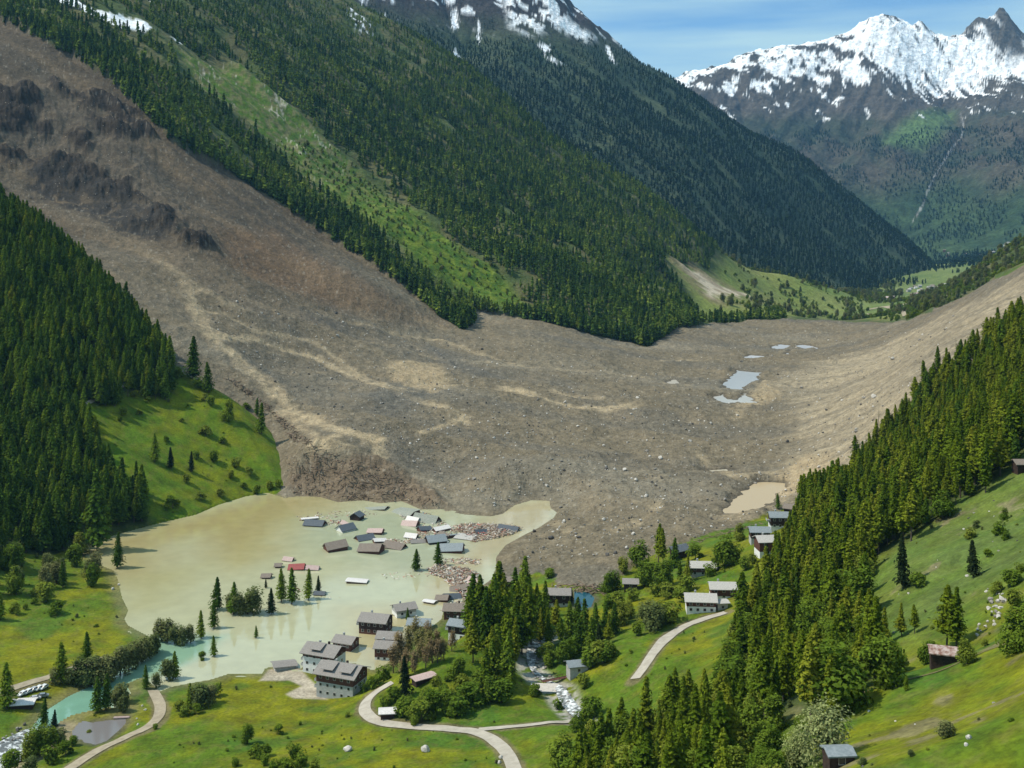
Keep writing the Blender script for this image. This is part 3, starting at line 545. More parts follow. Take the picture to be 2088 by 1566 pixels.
def ribbon(name, pts, width, off, mat, nx=4, step=1.5, col=None, wfun=None, jit=0.0, surf=None, label=None):
    Z = ZN if surf is None else surf
    q = [cast(a, b, Z) for a, b in pts]
    # smooth the line
    P = np.array([[v.x, v.y] for v in q]); L = np.r_[0, np.cumsum(np.hypot(*np.diff(P, axis=0).T))]; n = max(4, int(L[-1]/step)); s = np.linspace(0, L[-1], n)
    X = np.interp(s, L, P[:, 0]); Y = np.interp(s, L, P[:, 1])
    for _ in range(int(12/step)): X[1:-1] = (X[:-2]+2*X[1:-1]+X[2:])/4; Y[1:-1] = (Y[:-2]+2*Y[1:-1]+Y[2:])/4
    tx = np.gradient(X); ty = np.gradient(Y); l = np.hypot(tx, ty); nxv = ty/l; nyv = -tx/l
    w = width*(np.ones(n) if wfun is None else wfun(np.linspace(0, 1, n)))
    V = []; 
    for k in range(nx+1):
        f = (k/nx-.5); jx = X+nxv*w*f; jy = Y+nyv*w*f
        z = H(jx, jy, Z)+off
        V.append(np.stack([jx, jy, z], 1))
    V = np.stack(V, 1).reshape(-1, 3); fs = [(i*(nx+1)+k, i*(nx+1)+k+1, (i+1)*(nx+1)+k+1, (i+1)*(nx+1)+k) for i in range(n-1) for k in range(nx)]
    me = bpy.data.meshes.new(name); me.from_pydata(V.tolist(), [], fs); me.materials.append(mat); me.update()
    o = bpy.data.objects.new(name, me); COL.objects.link(o); o['kind'] = 'structure'
    for p in me.polygons: p.use_smooth = True
    # a low shoulder keeps the sheet real from the side
    return o
def mat_noise(name, c0, c1, scale=2.0, rough=.9, bump=.2, bd=.1, detail=5, lo=.35, hi=.65, spec=.2, metallic=0):
    m = bpy.data.materials.new(name); t, b = nodes(m); L = t.links.new
    tc = t.nodes.new('ShaderNodeTexCoord'); n = t.nodes.new('ShaderNodeTexNoise'); n.inputs['Scale'].default_value = 1/scale; n.inputs['Detail'].default_value = detail; n.inputs['Roughness'].default_value = .6
    L(tc.outputs['Object'], n.inputs['Vector'])
    r = t.nodes.new('ShaderNodeValToRGB'); r.color_ramp.elements[0].position = lo; r.color_ramp.elements[1].position = hi
    r.color_ramp.elements[0].color = (*c0, 1); r.color_ramp.elements[1].color = (*c1, 1); L(n.outputs['Fac'], r.inputs['Fac']); L(r.outputs['Color'], b.inputs['Base Color'])
    if bump:
        bp = t.nodes.new('ShaderNodeBump'); bp.inputs['Strength'].default_value = bump; bp.inputs['Distance'].default_value = bd; L(n.outputs['Fac'], bp.inputs['Height']); L(bp.outputs['Normal'], b.inputs['Normal'])
    b.inputs['Roughness'].default_value = rough; b.inputs['Specular IOR Level'].default_value = spec; b.inputs['Metallic'].default_value = metallic
    return m
M_FOAM = mat_noise('white water', (.13,.14,.14), (.72,.74,.76), 1.8, .5, .9, .5, lo=.46, hi=.60, spec=.4)
ribbon('torrent', TOR, 4.6, .55, M_FOAM, 8, 1.5, wfun=lambda s: .8+.35*np.sin(s*9))
ribbon('river', RIV, 17, .5, M_FOAM, 10, 1.5)
M_ROAD = mat_noise('pale gravel road', (.32,.29,.245), (.41,.375,.32), 3.0, .95, .1, .05)
M_TRACK = mat_noise('farm track', (.26,.22,.16), (.36,.31,.23), 3.0, .95, .1, .05)
ribbon('road', [(1060,1600),(1052,1580),(1042,1550),(1025,1525),(1000,1505),(965,1490),(905,1486),(840,1483),(790,1478),(758,1468),(742,1450),(745,1430),(760,1415),(780,1403),(800,1392)], 4.6, .28, M_ROAD)
ribbon('road.001', [(975,1489),(1030,1484),(1080,1480),(1130,1475),(1172,1468),(1200,1462)], 3.2, .30, M_ROAD)
ribbon('road.002', [(1480,1250),(1450,1258),(1400,1275),(1372,1292),(1350,1310),(1330,1335),(1315,1360),(1295,1385)], 4.4, .28, M_ROAD, wfun=lambda s: 1.0+.25*np.exp(-((s-.5)/.1)**2))
ribbon('road.003', [(110,1590),(150,1562),(200,1530),(260,1502),(305,1482),(325,1462),(328,1440),(318,1420),(312,1408)], 4.4, .25, M_TRACK)
ribbon('road.004', [(-40,1418),(20,1406),(60,1392),(110,1378),(160,1360),(215,1342)], 4.0, .25, M_TRACK)
ribbon('road.005', [(160,835),(200,812),(232,795),(262,782),(275,774)], 3.0, .5, M_TRACK, surf=ZP)
ribbon('footpath', [(1700,1440),(1790,1400),(1850,1385),(1925,1368),(2000,1330),(2060,1310)], .7, .15, mat_noise('trodden earth', (.12,.10,.05), (.20,.16,.09), 2.0))
VT = [([(1770,632),(1800,626),(1840,622),(1880,612),(1905,606)], 14), ([(1862,600),(1880,612),(1903,624)], 16), ([(1800,626),(1830,634),(1845,645)], 8), ([(1880,618),(1935,603)], 8), ([(1790,612),(1768,606)], 10), ([(1770,640),(1850,630),(1890,622)], 8)]
for k, (pl, w) in enumerate(VT): ribbon('valley_road', pl, w, 1.2, M_TRACK, 2, 8)
# ------------------------------------------------------------------ trees: a few of each kind, each a trunk and a crown of leaf clumps
def mat_leaf(name, c0, c1, c2, island=.45, rough=.85, tl=.3):
    m = bpy.data.materials.new(name); m.use_nodes = True; t = m.node_tree; t.nodes.clear(); L = t.links.new
    o = t.nodes.new('ShaderNodeOutputMaterial'); df = t.nodes.new('ShaderNodeBsdfDiffuse'); tr = t.nodes.new('ShaderNodeBsdfTranslucent'); mx = t.nodes.new('ShaderNodeMixShader'); mx.inputs[0].default_value = tl
    oi = t.nodes.new('ShaderNodeObjectInfo'); r = t.nodes.new('ShaderNodeValToRGB'); r.color_ramp.interpolation = 'LINEAR'
    r.color_ramp.elements[0].color = (*c0, 1); r.color_ramp.elements[1].color = (*c2, 1); r.color_ramp.elements.new(.55).color = (*c1, 1)
    L(oi.outputs['Random'], r.inputs['Fac'])
    g = t.nodes.new('ShaderNodeNewGeometry'); mr = t.nodes.new('ShaderNodeMapRange'); mr.inputs[3].default_value = 1-island; mr.inputs[4].default_value = 1+island; L(g.outputs['Random Per Island'], mr.inputs[0])
    vm = t.nodes.new('ShaderNodeVectorMath'); vm.operation = 'SCALE'; L(r.outputs['Color'], vm.inputs[0]); L(mr.outputs[0], vm.inputs['Scale'])
    L(vm.outputs[0], df.inputs['Color']); L(vm.outputs[0], tr.inputs['Color'])
    L(df.outputs[0], mx.inputs[1]); L(tr.outputs[0], mx.inputs[2]); L(mx.outputs[0], o.inputs['Surface']); return m
M_LARCH = mat_leaf('larch needles', (.070,.115,.010), (.125,.170,.012), (.185,.205,.020))
M_SPRUCE = mat_leaf('spruce needles', (.045,.085,.012), (.085,.145,.016), (.150,.205,.020))
M_DSPRUCE = mat_leaf('dark spruce needles', (.016,.028,.012), (.022,.036,.014), (.03,.045,.016))
M_SHRUB = mat_leaf('shrub leaves', (.075,.125,.014), (.120,.175,.020), (.175,.200,.030))
M_WILLOW = mat_leaf('grey willow leaves', (.085,.115,.040), (.125,.150,.05), (.17,.175,.07))
M_BROWN = mat_leaf('budding brown twigs', (.19,.145,.075), (.22,.165,.09), (.18,.18,.06))
M_BLOSS = mat_leaf('blossom', (.24,.27,.11), (.24,.28,.10), (.30,.32,.15))
M_FARN = mat_leaf('mountain conifers', (.032,.068,.016), (.060,.115,.022), (.105,.170,.030), island=.3)
M_FARL = mat_leaf('mountain larches', (.10,.165,.030), (.16,.225,.036), (.21,.26,.045), island=.3)
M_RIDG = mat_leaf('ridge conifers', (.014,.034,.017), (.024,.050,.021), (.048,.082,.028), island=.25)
M_BARK = mat_noise('bark', (.07,.055,.045), (.13,.105,.085), .6, .95, .3, .03)
M_GREYB = mat_noise('dead grey wood', (.16,.14,.12), (.26,.23,.20), .6, .95, .3, .03)

def mesh_np(name, V, Fq, mat, smooth=False):
    me = bpy.data.meshes.new(name); V = np.asarray(V, np.float32).reshape(-1, 3); Fq = np.asarray(Fq, np.int32); n = len(Fq); k = Fq.shape[1]
    me.vertices.add(len(V)); me.vertices.foreach_set('co', V.ravel()); me.loops.add(n*k); me.loops.foreach_set('vertex_index', Fq.ravel())
    me.polygons.add(n); me.polygons.foreach_set('loop_start', np.arange(0, n*k, k, dtype=np.int32))
    if smooth: me.polygons.foreach_set('use_smooth', np.ones(n, bool))
    me.materials.append(mat); me.update(calc_edges=True); return me
def trunk_mesh(name, h, r, mat, limbs=0, rng=None, lean=0.02):
    V = []; Fs = []; n = 7
    def tube(pts, rad):
        b = len(V)
        for p, rr in zip(pts, rad):
            for k in range(n): a = 2*math.pi*k/n; V.append((p[0]+rr*math.cos(a), p[1]+rr*math.sin(a), p[2]))
        for i in range(len(pts)-1):
            for k in range(n): Fs.append((b+i*n+k, b+i*n+(k+1) % n, b+(i+1)*n+(k+1) % n, b+(i+1)*n+k))
    zs = np.linspace(-1.2, h, 7); tube([(lean*z*math.sin(z*.3), lean*z*math.cos(z*.2), z) for z in zs], [r*(1-.93*max(0, z)/h)+(.25*r if z < 0 else 0) for z in zs])
    for _ in range(limbs):
        z = h*rng.uniform(.25, .8); a = rng.uniform(0, 6.28); l = (h-z)*.45+.5
        tube([(math.cos(a)*l*s, math.sin(a)*l*s, z+l*s*rng.uniform(.3, .9)) for s in (0, .5, 1)], [r*.35, r*.2, r*.06])
    return mesh_np(name, V, Fs, mat, True)
def quads(cen, size, rng, mid=(0, 0, 0), flat=.5, elong=1.6, up=.5, rnd=.42):
    """leaf clumps: small bent quads around the centres, facing outwards and up like real sprays"""
    n = len(cen); out = cen-np.asarray(mid); out /= np.linalg.norm(out, axis=1)[:, None]+1e-6
    nn = out+np.array([0, 0, up])+rng.normal(size=(n, 3))*rnd; nn /= np.linalg.norm(nn, axis=1)[:, None]
    a = rng.normal(size=(n, 3)); a[:, 2] *= flat; a -= (a*nn).sum(1)[:, None]*nn; a /= np.linalg.norm(a, axis=1)[:, None]+1e-6
    b = np.cross(nn, a)
    s = np.asarray(size)*rng.uniform(.7, 1.3, n); A = a*(s*elong*.5)[:, None]; B = b*(s*.5)[:, None]
    V = np.stack([cen-A-B*.55, cen-A*.1-B, cen+A+B*.2, cen+A*.1+B], 1).reshape(-1, 3)
    return V, np.arange(n*4).reshape(-1, 4)
def conifer(name, kind, h, R, nb, per, leaf, seed, mat):
    rng = np.random.default_rng(seed); C_ = []; S = []
    z0 = .10 if kind == 'spruce' else rng.uniform(.08, .30)
    ex_ = rng.uniform(.7, 1.25); sh_ = rng.uniform(1.25, 2.1); fq_ = rng.uniform(6, 14)
    ph = rng.uniform(0, 6.28); la = rng.uniform(0, 6.28); lop = rng.uniform(.05, .30)
    for i in range(nb):
        t = z0+(1-z0)*((i+rng.uniform(0, 1))/nb)**.92
        prof = (1-t)**.8 if kind == 'spruce' else min(1, (1-t)*sh_)**ex_*(.78+.22*math.sin(t*fq_+ph))
        prof *= min(1, .35+(t-z0)*5)
        a = rng.uniform(0, 6.28); L = R*prof*rng.uniform(.35, 1.30)*(1+lop*math.cos(a-la+t*3))+.18
        for k in range(per):
            s = (k+.6)/per; s = s*L+rng.normal()*.1
            dz = -.30*s-.02*s*s if kind == 'spruce' else -.05*s+.03*s*s
            C_.append((math.cos(a)*s+rng.normal()*.12, math.sin(a)*s+rng.normal()*.12, t*h+dz+rng.normal()*.10)); S.append(leaf*(.65+.5*prof))
    C_.append((0, 0, h*.99)); S.append(leaf*.4)
    C_ = np.array(C_); V, Fq = quads(C_, np.array(S), rng, mid=np.stack([C_[:, 0]*0, C_[:, 1]*0, C_[:, 2]], 1), up=.75, flat=.45 if kind == 'spruce' else .7, elong=1.8)
    return mesh_np(name, V, Fq, mat)
def bush(name, w, h, n, leaf, seed, mat, z0=.0, lumps=7, hollow=.55):
    rng = np.random.default_rng(seed); cs = []
    for k in range(lumps):
        a = rng.uniform(0, 6.28); q_ = rng.uniform(.18, .80); r = w*.5*rng.uniform(.1, .72)*(1.15-q_*.8); cz = z0+(h-z0)*q_
        cs.append((math.cos(a)*r, math.sin(a)*r, cz, w*.5*rng.uniform(.34, .58), (h-z0)*rng.uniform(.2, .34)))
    P = []
    for i in range(n):
        c = cs[rng.integers(lumps)]; d = rng.normal(size=3); d /= np.linalg.norm(d); r = rng.uniform(hollow, 1.06)
        P.append((c[0]+d[0]*c[3]*r, c[1]+d[1]*c[3]*r, max(z0*.9-.1, c[2]+d[2]*c[4]*r)))
    V, Fq = quads(np.array(P), np.full(n, leaf), rng, mid=(0, 0, h*.35), up=.45, flat=.8, elong=1.4)
    return mesh_np(name, V, Fq, mat)
TPL = {}
def tpl(kind, trunk, crowns): TPL.setdefault(kind, []).append((trunk, crowns))
for s in range(9):
    h = 24; tpl('larch', trunk_mesh('trunk', h*.96, .30, M_BARK), conifer('crown', 'larch', h, (3.4, 4.4, 5.2, 3.9, 4.8, 3.2, 5.6, 4.2, 3.7)[s], 330+20*s, 7, .74, 10+s, M_LARCH))
for s in range(4):
    h = 22+s*1.2; tpl('spruce', trunk_mesh('trunk', h*.96, .32, M_BARK), conifer('crown', 'spruce', h, 4.6+.3*(s % 2), 380, 6, .80, 30+s, M_SPRUCE))
for s in range(2): tpl('dark_spruce', trunk_mesh('trunk', 17.5, .30, M_BARK), conifer('crown', 'spruce', 18+s, 4.2, 380, 6, .72, 50+s, M_DSPRUCE))
for s in range(4):
    r_ = np.random.default_rng(70+s); tpl('broadleaf', trunk_mesh('trunk', 6.5, .28, M_BARK, 6, r_), bush('crown', 9, 10, 2200, .56, 70+s, M_SHRUB, z0=.2, lumps=12))
for s in range(4):
    r_ = np.random.default_rng(90+s); tpl('shrub', trunk_mesh('stem', 2.4, .12, M_BARK, 4, r_), bush('foliage', 5.2, 4, 900, .40, 90+s, M_SHRUB, z0=.1, lumps=7))
for s in range(3):
    r_ = np.random.default_rng(110+s); tpl('willow', trunk_mesh('trunk', 5, .22, M_BARK, 6, r_), bush('crown', 6.8, 8, 1700, .44, 110+s, M_WILLOW, z0=.0, lumps=13))
for s in range(3):
    r_ = np.random.default_rng(120+s); tpl('budding', trunk_mesh('trunk', 8, .22, M_BARK, 12, r_), bush('crown', 6.2, 9.5, 1300, .36, 120+s, M_BROWN, z0=.8, lumps=12, hollow=.2))
r_ = np.random.default_rng(130); tpl('blossom', trunk_mesh('trunk', 7, .3, M_BARK, 8, r_), bush('crown', 11, 10, 3000, .34, 131, M_BLOSS, z0=.2, lumps=15, hollow=.3))
for s in range(2):
    r_ = np.random.default_rng(140+s); tpl('dead', trunk_mesh('trunk', 17, .24, M_GREYB, 16, r_), bush('crown', 2.6, 16, 60, .4, 141+s, M_BROWN, z0=4, lumps=6))
TH = {'larch': 24, 'spruce': 24, 'dark_spruce': 18, 'broadleaf': 10, 'shrub': 4, 'willow': 8, 'budding': 9.5, 'blossom': 10, 'dead': 17}
TNAME = {'larch': 'larch_tree', 'spruce': 'spruce_tree', 'dark_spruce': 'spruce_tree', 'broadleaf': 'broadleaf_tree', 'shrub': 'shrub', 'willow': 'willow_tree', 'budding': 'budding_tree', 'blossom': 'blossom_tree', 'dead': 'dead_tree'}
TCAT = {'larch': 'larch', 'spruce': 'spruce', 'dark_spruce': 'spruce', 'broadleaf': 'tree', 'shrub': 'shrub', 'willow': 'willow', 'budding': 'tree', 'blossom': 'tree', 'dead': 'dead tree'}
def tree(kind, x, y, z, h, label, group=None, wide=1.0, k=None):
    tr, cr = TPL[kind][(k if k is not None else random.randrange(99)) % len(TPL[kind])]
    if kind in ('larch', 'spruce'): wide *= 1.22
    s = h/TH[kind]; r = empty(TNAME[kind], (x, y, z), random.uniform(0, 6.28)); r.rotation_euler[0] = random.gauss(0, .025); r.rotation_euler[1] = random.gauss(0, .025); r.scale = (s*wide, s*wide, s)
    tag(r, label, TCAT[kind], group)
    for nm, me in (('trunk', tr), ('foliage' if kind == 'shrub' else 'crown', cr)):
        o = bpy.data.objects.new(nm if not (kind == 'shrub' and nm == 'trunk') else 'stem', me); COL.objects.link(o); o.parent = r
    return r
# --- the stuff: woods of more trees than one could count, instanced from the same kinds
TCOL = bpy.data.collections.new('tree kinds')
def add_tpl(prefix, meshes):
    for i, me in enumerate(meshes):
        o = bpy.data.objects.new('%s%02d' % (prefix, i), me); TCOLS[prefix].objects.link(o)
TCOLS = {}
def joined(tr, cr, name):
    a = bpy.data.meshes.new(name); n1_ = len(tr.vertices); n2_ = len(cr.vertices)
    v = np.empty(n1_*3, np.float32); tr.vertices.foreach_get('co', v); w = np.empty(n2_*3, np.float32); cr.vertices.foreach_get('co', w)
    f1 = np.empty(len(tr.loops), np.int32); tr.loops.foreach_get('vertex_index', f1); f2 = np.empty(len(cr.loops), np.int32); cr.loops.foreach_get('vertex_index', f2)
    me = mesh_np(name, np.r_[v, w], np.r_[f1, f2+n1_].reshape(-1, 4), tr.materials[0]); me.materials.append(cr.materials[0])
    mi = np.r_[np.zeros(len(f1)//4, np.int32), np.ones(len(f2)//4, np.int32)]; me.polygons.foreach_set('material_index', mi); return me
def lowcon(name, kind, h, R, nb, leaf, seed, mat): return conifer(name, kind, h, R, nb, 3, leaf, seed, mat)
KINDS_ = {'near': [joined(a_, b_, 'wood') for a_, b_ in TPL['larch']+TPL['spruce'][:2]],
 'left': [joined(*TPL['spruce'][0], 'wood'), joined(*TPL['spruce'][1], 'wood'), joined(*TPL['spruce'][2], 'wood'), joined(*TPL['spruce'][3], 'wood'), joined(*TPL['larch'][0], 'wood')],
 'mid': [lowcon('wood', 'spruce', 20, 3.9, 46, 2.1, 200+i, M_FARN) for i in range(4)]+[lowcon('wood', 'larch', 18, 3.9, 46, 2.1, 210+i, M_FARL) for i in range(4)],
 'ridge': [lowcon('wood', 'spruce', 19, 4.0, 20, 3.2, 220+i, M_RIDG) for i in range(3)],
 'bush': [b_ for a_, b_ in TPL['shrub']]+[TPL['willow'][0][1]]}
for kname, mm in KINDS_.items():
    TCOLS[kname] = bpy.data.collections.new('kinds '+kname); add_tpl(kname, mm)
def scatter(name, pts, sc, wd, kname, label, cat, pick=None):
    n = len(pts); me = bpy.data.meshes.new(name); me.vertices.add(n); me.vertices.foreach_set('co', np.asarray(pts, np.float32).ravel())
    rng = np.random.default_rng(n)
    a1 = me.attributes.new('scl', 'FLOAT_VECTOR', 'POINT'); S = np.stack([sc*wd, sc*wd, sc], 1).astype(np.float32); a1.data.foreach_set('vector', S.ravel())
    a2 = me.attributes.new('rot', 'FLOAT_VECTOR', 'POINT'); Rr = np.zeros((n, 3), np.float32); Rr[:, 2] = rng.uniform(0, 6.28, n); Rr[:, 0] = rng.normal(0, .035, n); a2.data.foreach_set('vector', Rr.ravel())
    a3 = me.attributes.new('pick', 'INT', 'POINT'); a3.data.foreach_set('value', (rng.integers(0, len(TCOLS[kname].objects), n) if pick is None else pick).astype(np.int32))
    o = bpy.data.objects.new(name, me); COL.objects.link(o); tag(o, label, cat, kind='stuff')
    g = bpy.data.node_groups.new(name, 'GeometryNodeTree'); g.interface.new_socket('Geometry', in_out='INPUT', socket_type='NodeSocketGeometry'); g.interface.new_socket('Geometry', in_out='OUTPUT', socket_type='NodeSocketGeometry')
    N = g.nodes; L = g.links.new; gi = N.new('NodeGroupInput'); go = N.new('NodeGroupOutput'); ip = N.new('GeometryNodeInstanceOnPoints'); ci_ = N.new('GeometryNodeCollectionInfo')
    ci_.inputs['Collection'].default_value = TCOLS[kname]; ci_.inputs['Separate Children'].default_value = True; ci_.inputs['Reset Children'].default_value = True
    def att(nm, ty): a_ = N.new('GeometryNodeInputNamedAttribute'); a_.data_type = ty; a_.inputs['Name'].default_value = nm; return a_.outputs['Attribute']
    ip.inputs['Pick Instance'].default_value = True
    L(gi.outputs[0], ip.inputs['Points']); L(ci_.outputs[0], ip.inputs['Instance']); L(att('pick', 'INT'), ip.inputs['Instance Index']); L(att('scl', 'FLOAT_VECTOR'), ip.inputs['Scale']); L(att('rot', 'FLOAT_VECTOR'), ip.inputs['Rotation']); L(ip.outputs[0], go.inputs[0])
    md = o.modifiers.new('wood', 'NODES'); md.node_group = g
    return o
def seen(x, y, z, h, mx=.555):
    u = x/y; i = np.interp(y, YR, np.arange(NY)).astype(int); j = np.clip(((u+UMAX)/(2*UMAX)*(NU-1)).astype(int), 0, NU-1)
    top = HY+(CAMZ-z-h)/y*F
    return (np.abs(u) < mx) & (top < LOWEST[i, j]+1) & (top < 1620)
def jgrid(x0, x1, y0, y1, sp, rng):
    gx, gy = np.meshgrid(np.arange(x0, x1, sp), np.arange(y0, y1, sp)); gx = gx.ravel()+rng.uniform(-.48, .48, gx.size)*sp; gy = gy.ravel()+rng.uniform(-.48, .48, gx.size)*sp
    k = np.abs(gx/gy) < UMAX-.01; return gx[k], gy[k]
EXCL = []      # (x, y, r) kept clear of trees: houses
def clear(x, y):
    k = np.ones(len(x), bool)
    for a_, b_, r in EXCL: k &= (x-a_)**2+(y-b_)**2 > r*r
    return k
def at(px, py, Z=None):
    v = cast(px, py, ZT if Z is None else Z); return v
# ------------------------------------------------------------------ houses, wrecked roofs, cars, boulders, village
def box_bm(bm, x0, x1, y0, y1, z0, z1):
    v = [bm.verts.new(c) for c in ((x0,y0,z0),(x1,y0,z0),(x1,y1,z0),(x0,y1,z0),(x0,y0,z1),(x1,y0,z1),(x1,y1,z1),(x0,y1,z1))]
    for f in ((0,3,2,1),(4,5,6,7),(0,1,5,4),(1,2,6,5),(2,3,7,6),(3,0,4,7)): bm.faces.new([v[i] for i in f])
def prism_bm(bm, prof, x0, x1):
    """profile in (y, z), extruded along x"""
    a_ = [bm.verts.new((x0, y, z)) for y, z in prof]; b_ = [bm.verts.new((x1, y, z)) for y, z in prof]; n = len(prof)
    bm.faces.new(a_[::-1]); bm.faces.new(b_)
    for i in range(n): bm.faces.new((a_[i], a_[(i+1) % n], b_[(i+1) % n], b_[i]))
def part(name, build, mat, parent):
    bm = bmesh.new(); build(bm); bmesh.ops.recalc_face_normals(bm, faces=bm.faces); me = bpy.data.meshes.new(name); bm.to_mesh(me); bm.free(); me.materials.append(mat)
    o = bpy.data.objects.new(name, me); COL.objects.link(o)
    if parent is not None: o.parent = parent
    return o
MR = {'grey': mat_noise('grey slate roof', (.19,.175,.165), (.27,.25,.235), .5, .8, .4, .04), 'brown': mat_noise('brown slate roof', (.15,.125,.105), (.22,.185,.16), .5, .8, .4, .04),
 'blue': mat_noise('blue grey roof', (.16,.19,.21), (.24,.27,.29), .6, .6, .3, .03), 'dark': mat_noise('dark slate roof', (.06,.075,.095), (.10,.115,.135), .5, .6, .3, .03),
 'green': mat_noise('grey green mossy roof', (.20,.22,.19), (.29,.30,.26), .8, .8, .3, .03), 'pale': mat_noise('pale sheet roof', (.50,.48,.47), (.66,.63,.62), .6, .5, .2, .03),
 'red': mat_noise('red roof', (.22,.05,.05), (.30,.08,.075), .6, .6, .2, .03), 'pink': mat_noise('pinkish sheet roof', (.36,.25,.23), (.48,.38,.36), .4, .6, .2, .03),
 'rust': mat_noise('rusty sheet roof', (.18,.09,.065), (.42,.34,.32), 1.0, .7, .4, .03, lo=.4, hi=.6), 'light': mat_noise('light slab roof', (.34,.33,.31), (.44,.42,.40), .6, .7, .3, .03)}
MWH = mat_noise('white render', (.62,.63,.62), (.74,.75,.74), 1.2, .9, .1, .02); MTB = mat_noise('brown larch boards', (.075,.035,.028), (.13,.06,.045), .5, .85, .4, .03)
MTD = mat_noise('sun blackened timber', (.028,.018,.016), (.06,.04,.032), .5, .9, .4, .03); MGW = mat_noise('grey masonry', (.30,.31,.31), (.42,.43,.42), 1.0, .9, .2, .02)
MWN = mat_noise('window glass', (.02,.025,.03), (.035,.04,.05), 1.0, .15, 0, 0, spec=.6); MWF = mat_noise('window frame', (.5,.48,.45), (.6,.58,.55), 1, .7, 0, 0)
MCONC = mat_noise('concrete', (.42,.39,.36), (.52,.49,.45), 1.2, .9, .2, .02)
def window(parent, x, y, z, w, h, nrm):
    """a framed window proud of the wall; nrm: 'f' front, 'r' right gable, 'l' left gable"""
    def fr(bm):
        if nrm == 'f': box_bm(bm, x-w/2-.1, x+w/2+.1, y-.06, y+.05, z-.1, z+h+.1)
        else:
            s = 1 if nrm == 'r' else -1; box_bm(bm, min(x-.05*s, x+.06*s), max(x-.05*s, x+.06*s), y-w/2-.1, y+w/2+.1, z-.1, z+h+.1)
    def gl(bm):
        if nrm == 'f': box_bm(bm, x-w/2, x+w/2, y-.075, y+.03, z, z+h)
        else:
            s = 1 if nrm == 'r' else -1; box_bm(bm, min(x, x+.075*s), max(x, x+.075*s), y-w/2, y+w/2, z, z+h)
    f = part('window', fr, MWF, parent); part('pane', gl, MWN, f)
def house(px, py, L, Wd, h, rz, label, roof='grey', lower=MWH, upper=MTB, hm=.45, pitch=.42, ov=.9, sink=0.0, tilt=(0, 0), surf=None, name='chalet', cat='chalet', group=None, chim=1, win=(3, 2), storeys=2, balcony=False, dormers=0, pos=None, base=None, right_upper=None, gov=None):
    p = at(px, py, surf) if pos is None else Vector(pos)
    if base is not None: p.z = base
    r = empty(name, (p.x, p.y, p.z-sink), math.radians(rz)); r.rotation_euler = (math.radians(tilt[0]), math.radians(tilt[1]), math.radians(rz)); tag(r, label, cat, group)
    # the seen point is the foot of the front wall: move the body back
    back = Vector((0, Wd*.5, 0)); back.rotate(Euler((0, 0, math.radians(rz)))); r.location += back
    EXCL.append((r.location.x, r.location.y, max(L, Wd)*.55+2)); 
    bx, by = L/2, Wd/2; rise = by*pitch; hz = h*hm
    lo_ = -2.5 if sink == 0 else 0
    if hm > 0: part('lower_wall', lambda bm: box_bm(bm, -bx, bx, -by, by, lo_, hz), lower, r)
    e = .06; part('upper_wall', lambda bm: prism_bm(bm, [(-by-e, hz), (by+e, hz), (by+e, h), (0, h+rise), (-by-e, h)], -bx-e, bx+e), upper, r)
    t = .26; o_ = ov; g_ = ov if gov is None else gov
    def rf(bm):
        ye = by+o_; ze = h-pitch*o_
        prism_bm(bm, [(-ye, ze+.04), (0, h+rise+.04), (ye, ze+.04), (ye, ze+.04+t), (0, h+rise+.04+t), (-ye, ze+.04+t)], -bx-g_, bx+g_)
    ro = part('roof', rf, MR[roof], r)
    for k in range(chim):
        cx = bx*(-.35+.6*k); part('chimney', lambda bm: box_bm(bm, cx-.4, cx+.4, -.3+.8, .5+.8, h+rise-.9, h+rise+1.1), MTD if k % 2 else MGW, ro)
    nx_, ns = win[0], storeys
    for s in range(ns):
        z = (s+.35)*h/ns
        if z+1.1 > h or z < sink: continue
        for k in range(nx_): window(r, -bx+(k+.6)*L/(nx_+.2), -by-(.06 if z > hz else 0), z, 1.1, 1.1, 'f')
        for k in range(win[1]): window(r, bx+(.06 if z > hz else 0), -by+(k+.7)*Wd/(win[1]+.4), z, 1.0, 1.1, 'r')
    if balcony:
        for s in range(balcony):
            z = h*(s+.9)/(balcony+.6)
            def bc(bm):
                box_bm(bm, -bx-1.9, -bx-.02, -by*.75, by*.3, z, z+.18); box_bm(bm, -bx-1.9, -bx-1.78, -by*.75, by*.3, z+.2, z+1.05); box_bm(bm, -bx-1.77, -bx-.1, -by*.75, -by*.75+.1, z+.2, z+1.05)
            part('balcony', bc, MGW, r)
    for k in range(dormers):
        cx = L*(-.22+.5*k) if dormers > 1 else -L*.10
        def dm(bm):
            y1 = -by*.78; y0 = -by*.12; zt = h+rise-.12*abs(y0)*pitch
            prism_bm(bm, [(y1, h+(by+y1)*pitch*.4), (y0, h+(by+y0)*pitch*.6), (y0, h+(by+y0)*pitch+.7), (y1, h+(by+y1)*pitch+1.35)], cx-2.1, cx+2.1)
        d = part('dormer', dm, MTD, r)
        def dr(bm):
            y1 = -by*.98; y0 = -by*.05
            z1 = h+(by+y1)*pitch+1.5; z0 = h+(by+y0)*pitch+.75
            prism_bm(bm, [(y1, z1), (y0, z0), (y0, z0+.18), (y1, z1+.18)], cx-2.7, cx+2.7)
        part('dormer_roof', dr, MR[roof], d)
    return r
LZ = np.zeros_like(ZT)
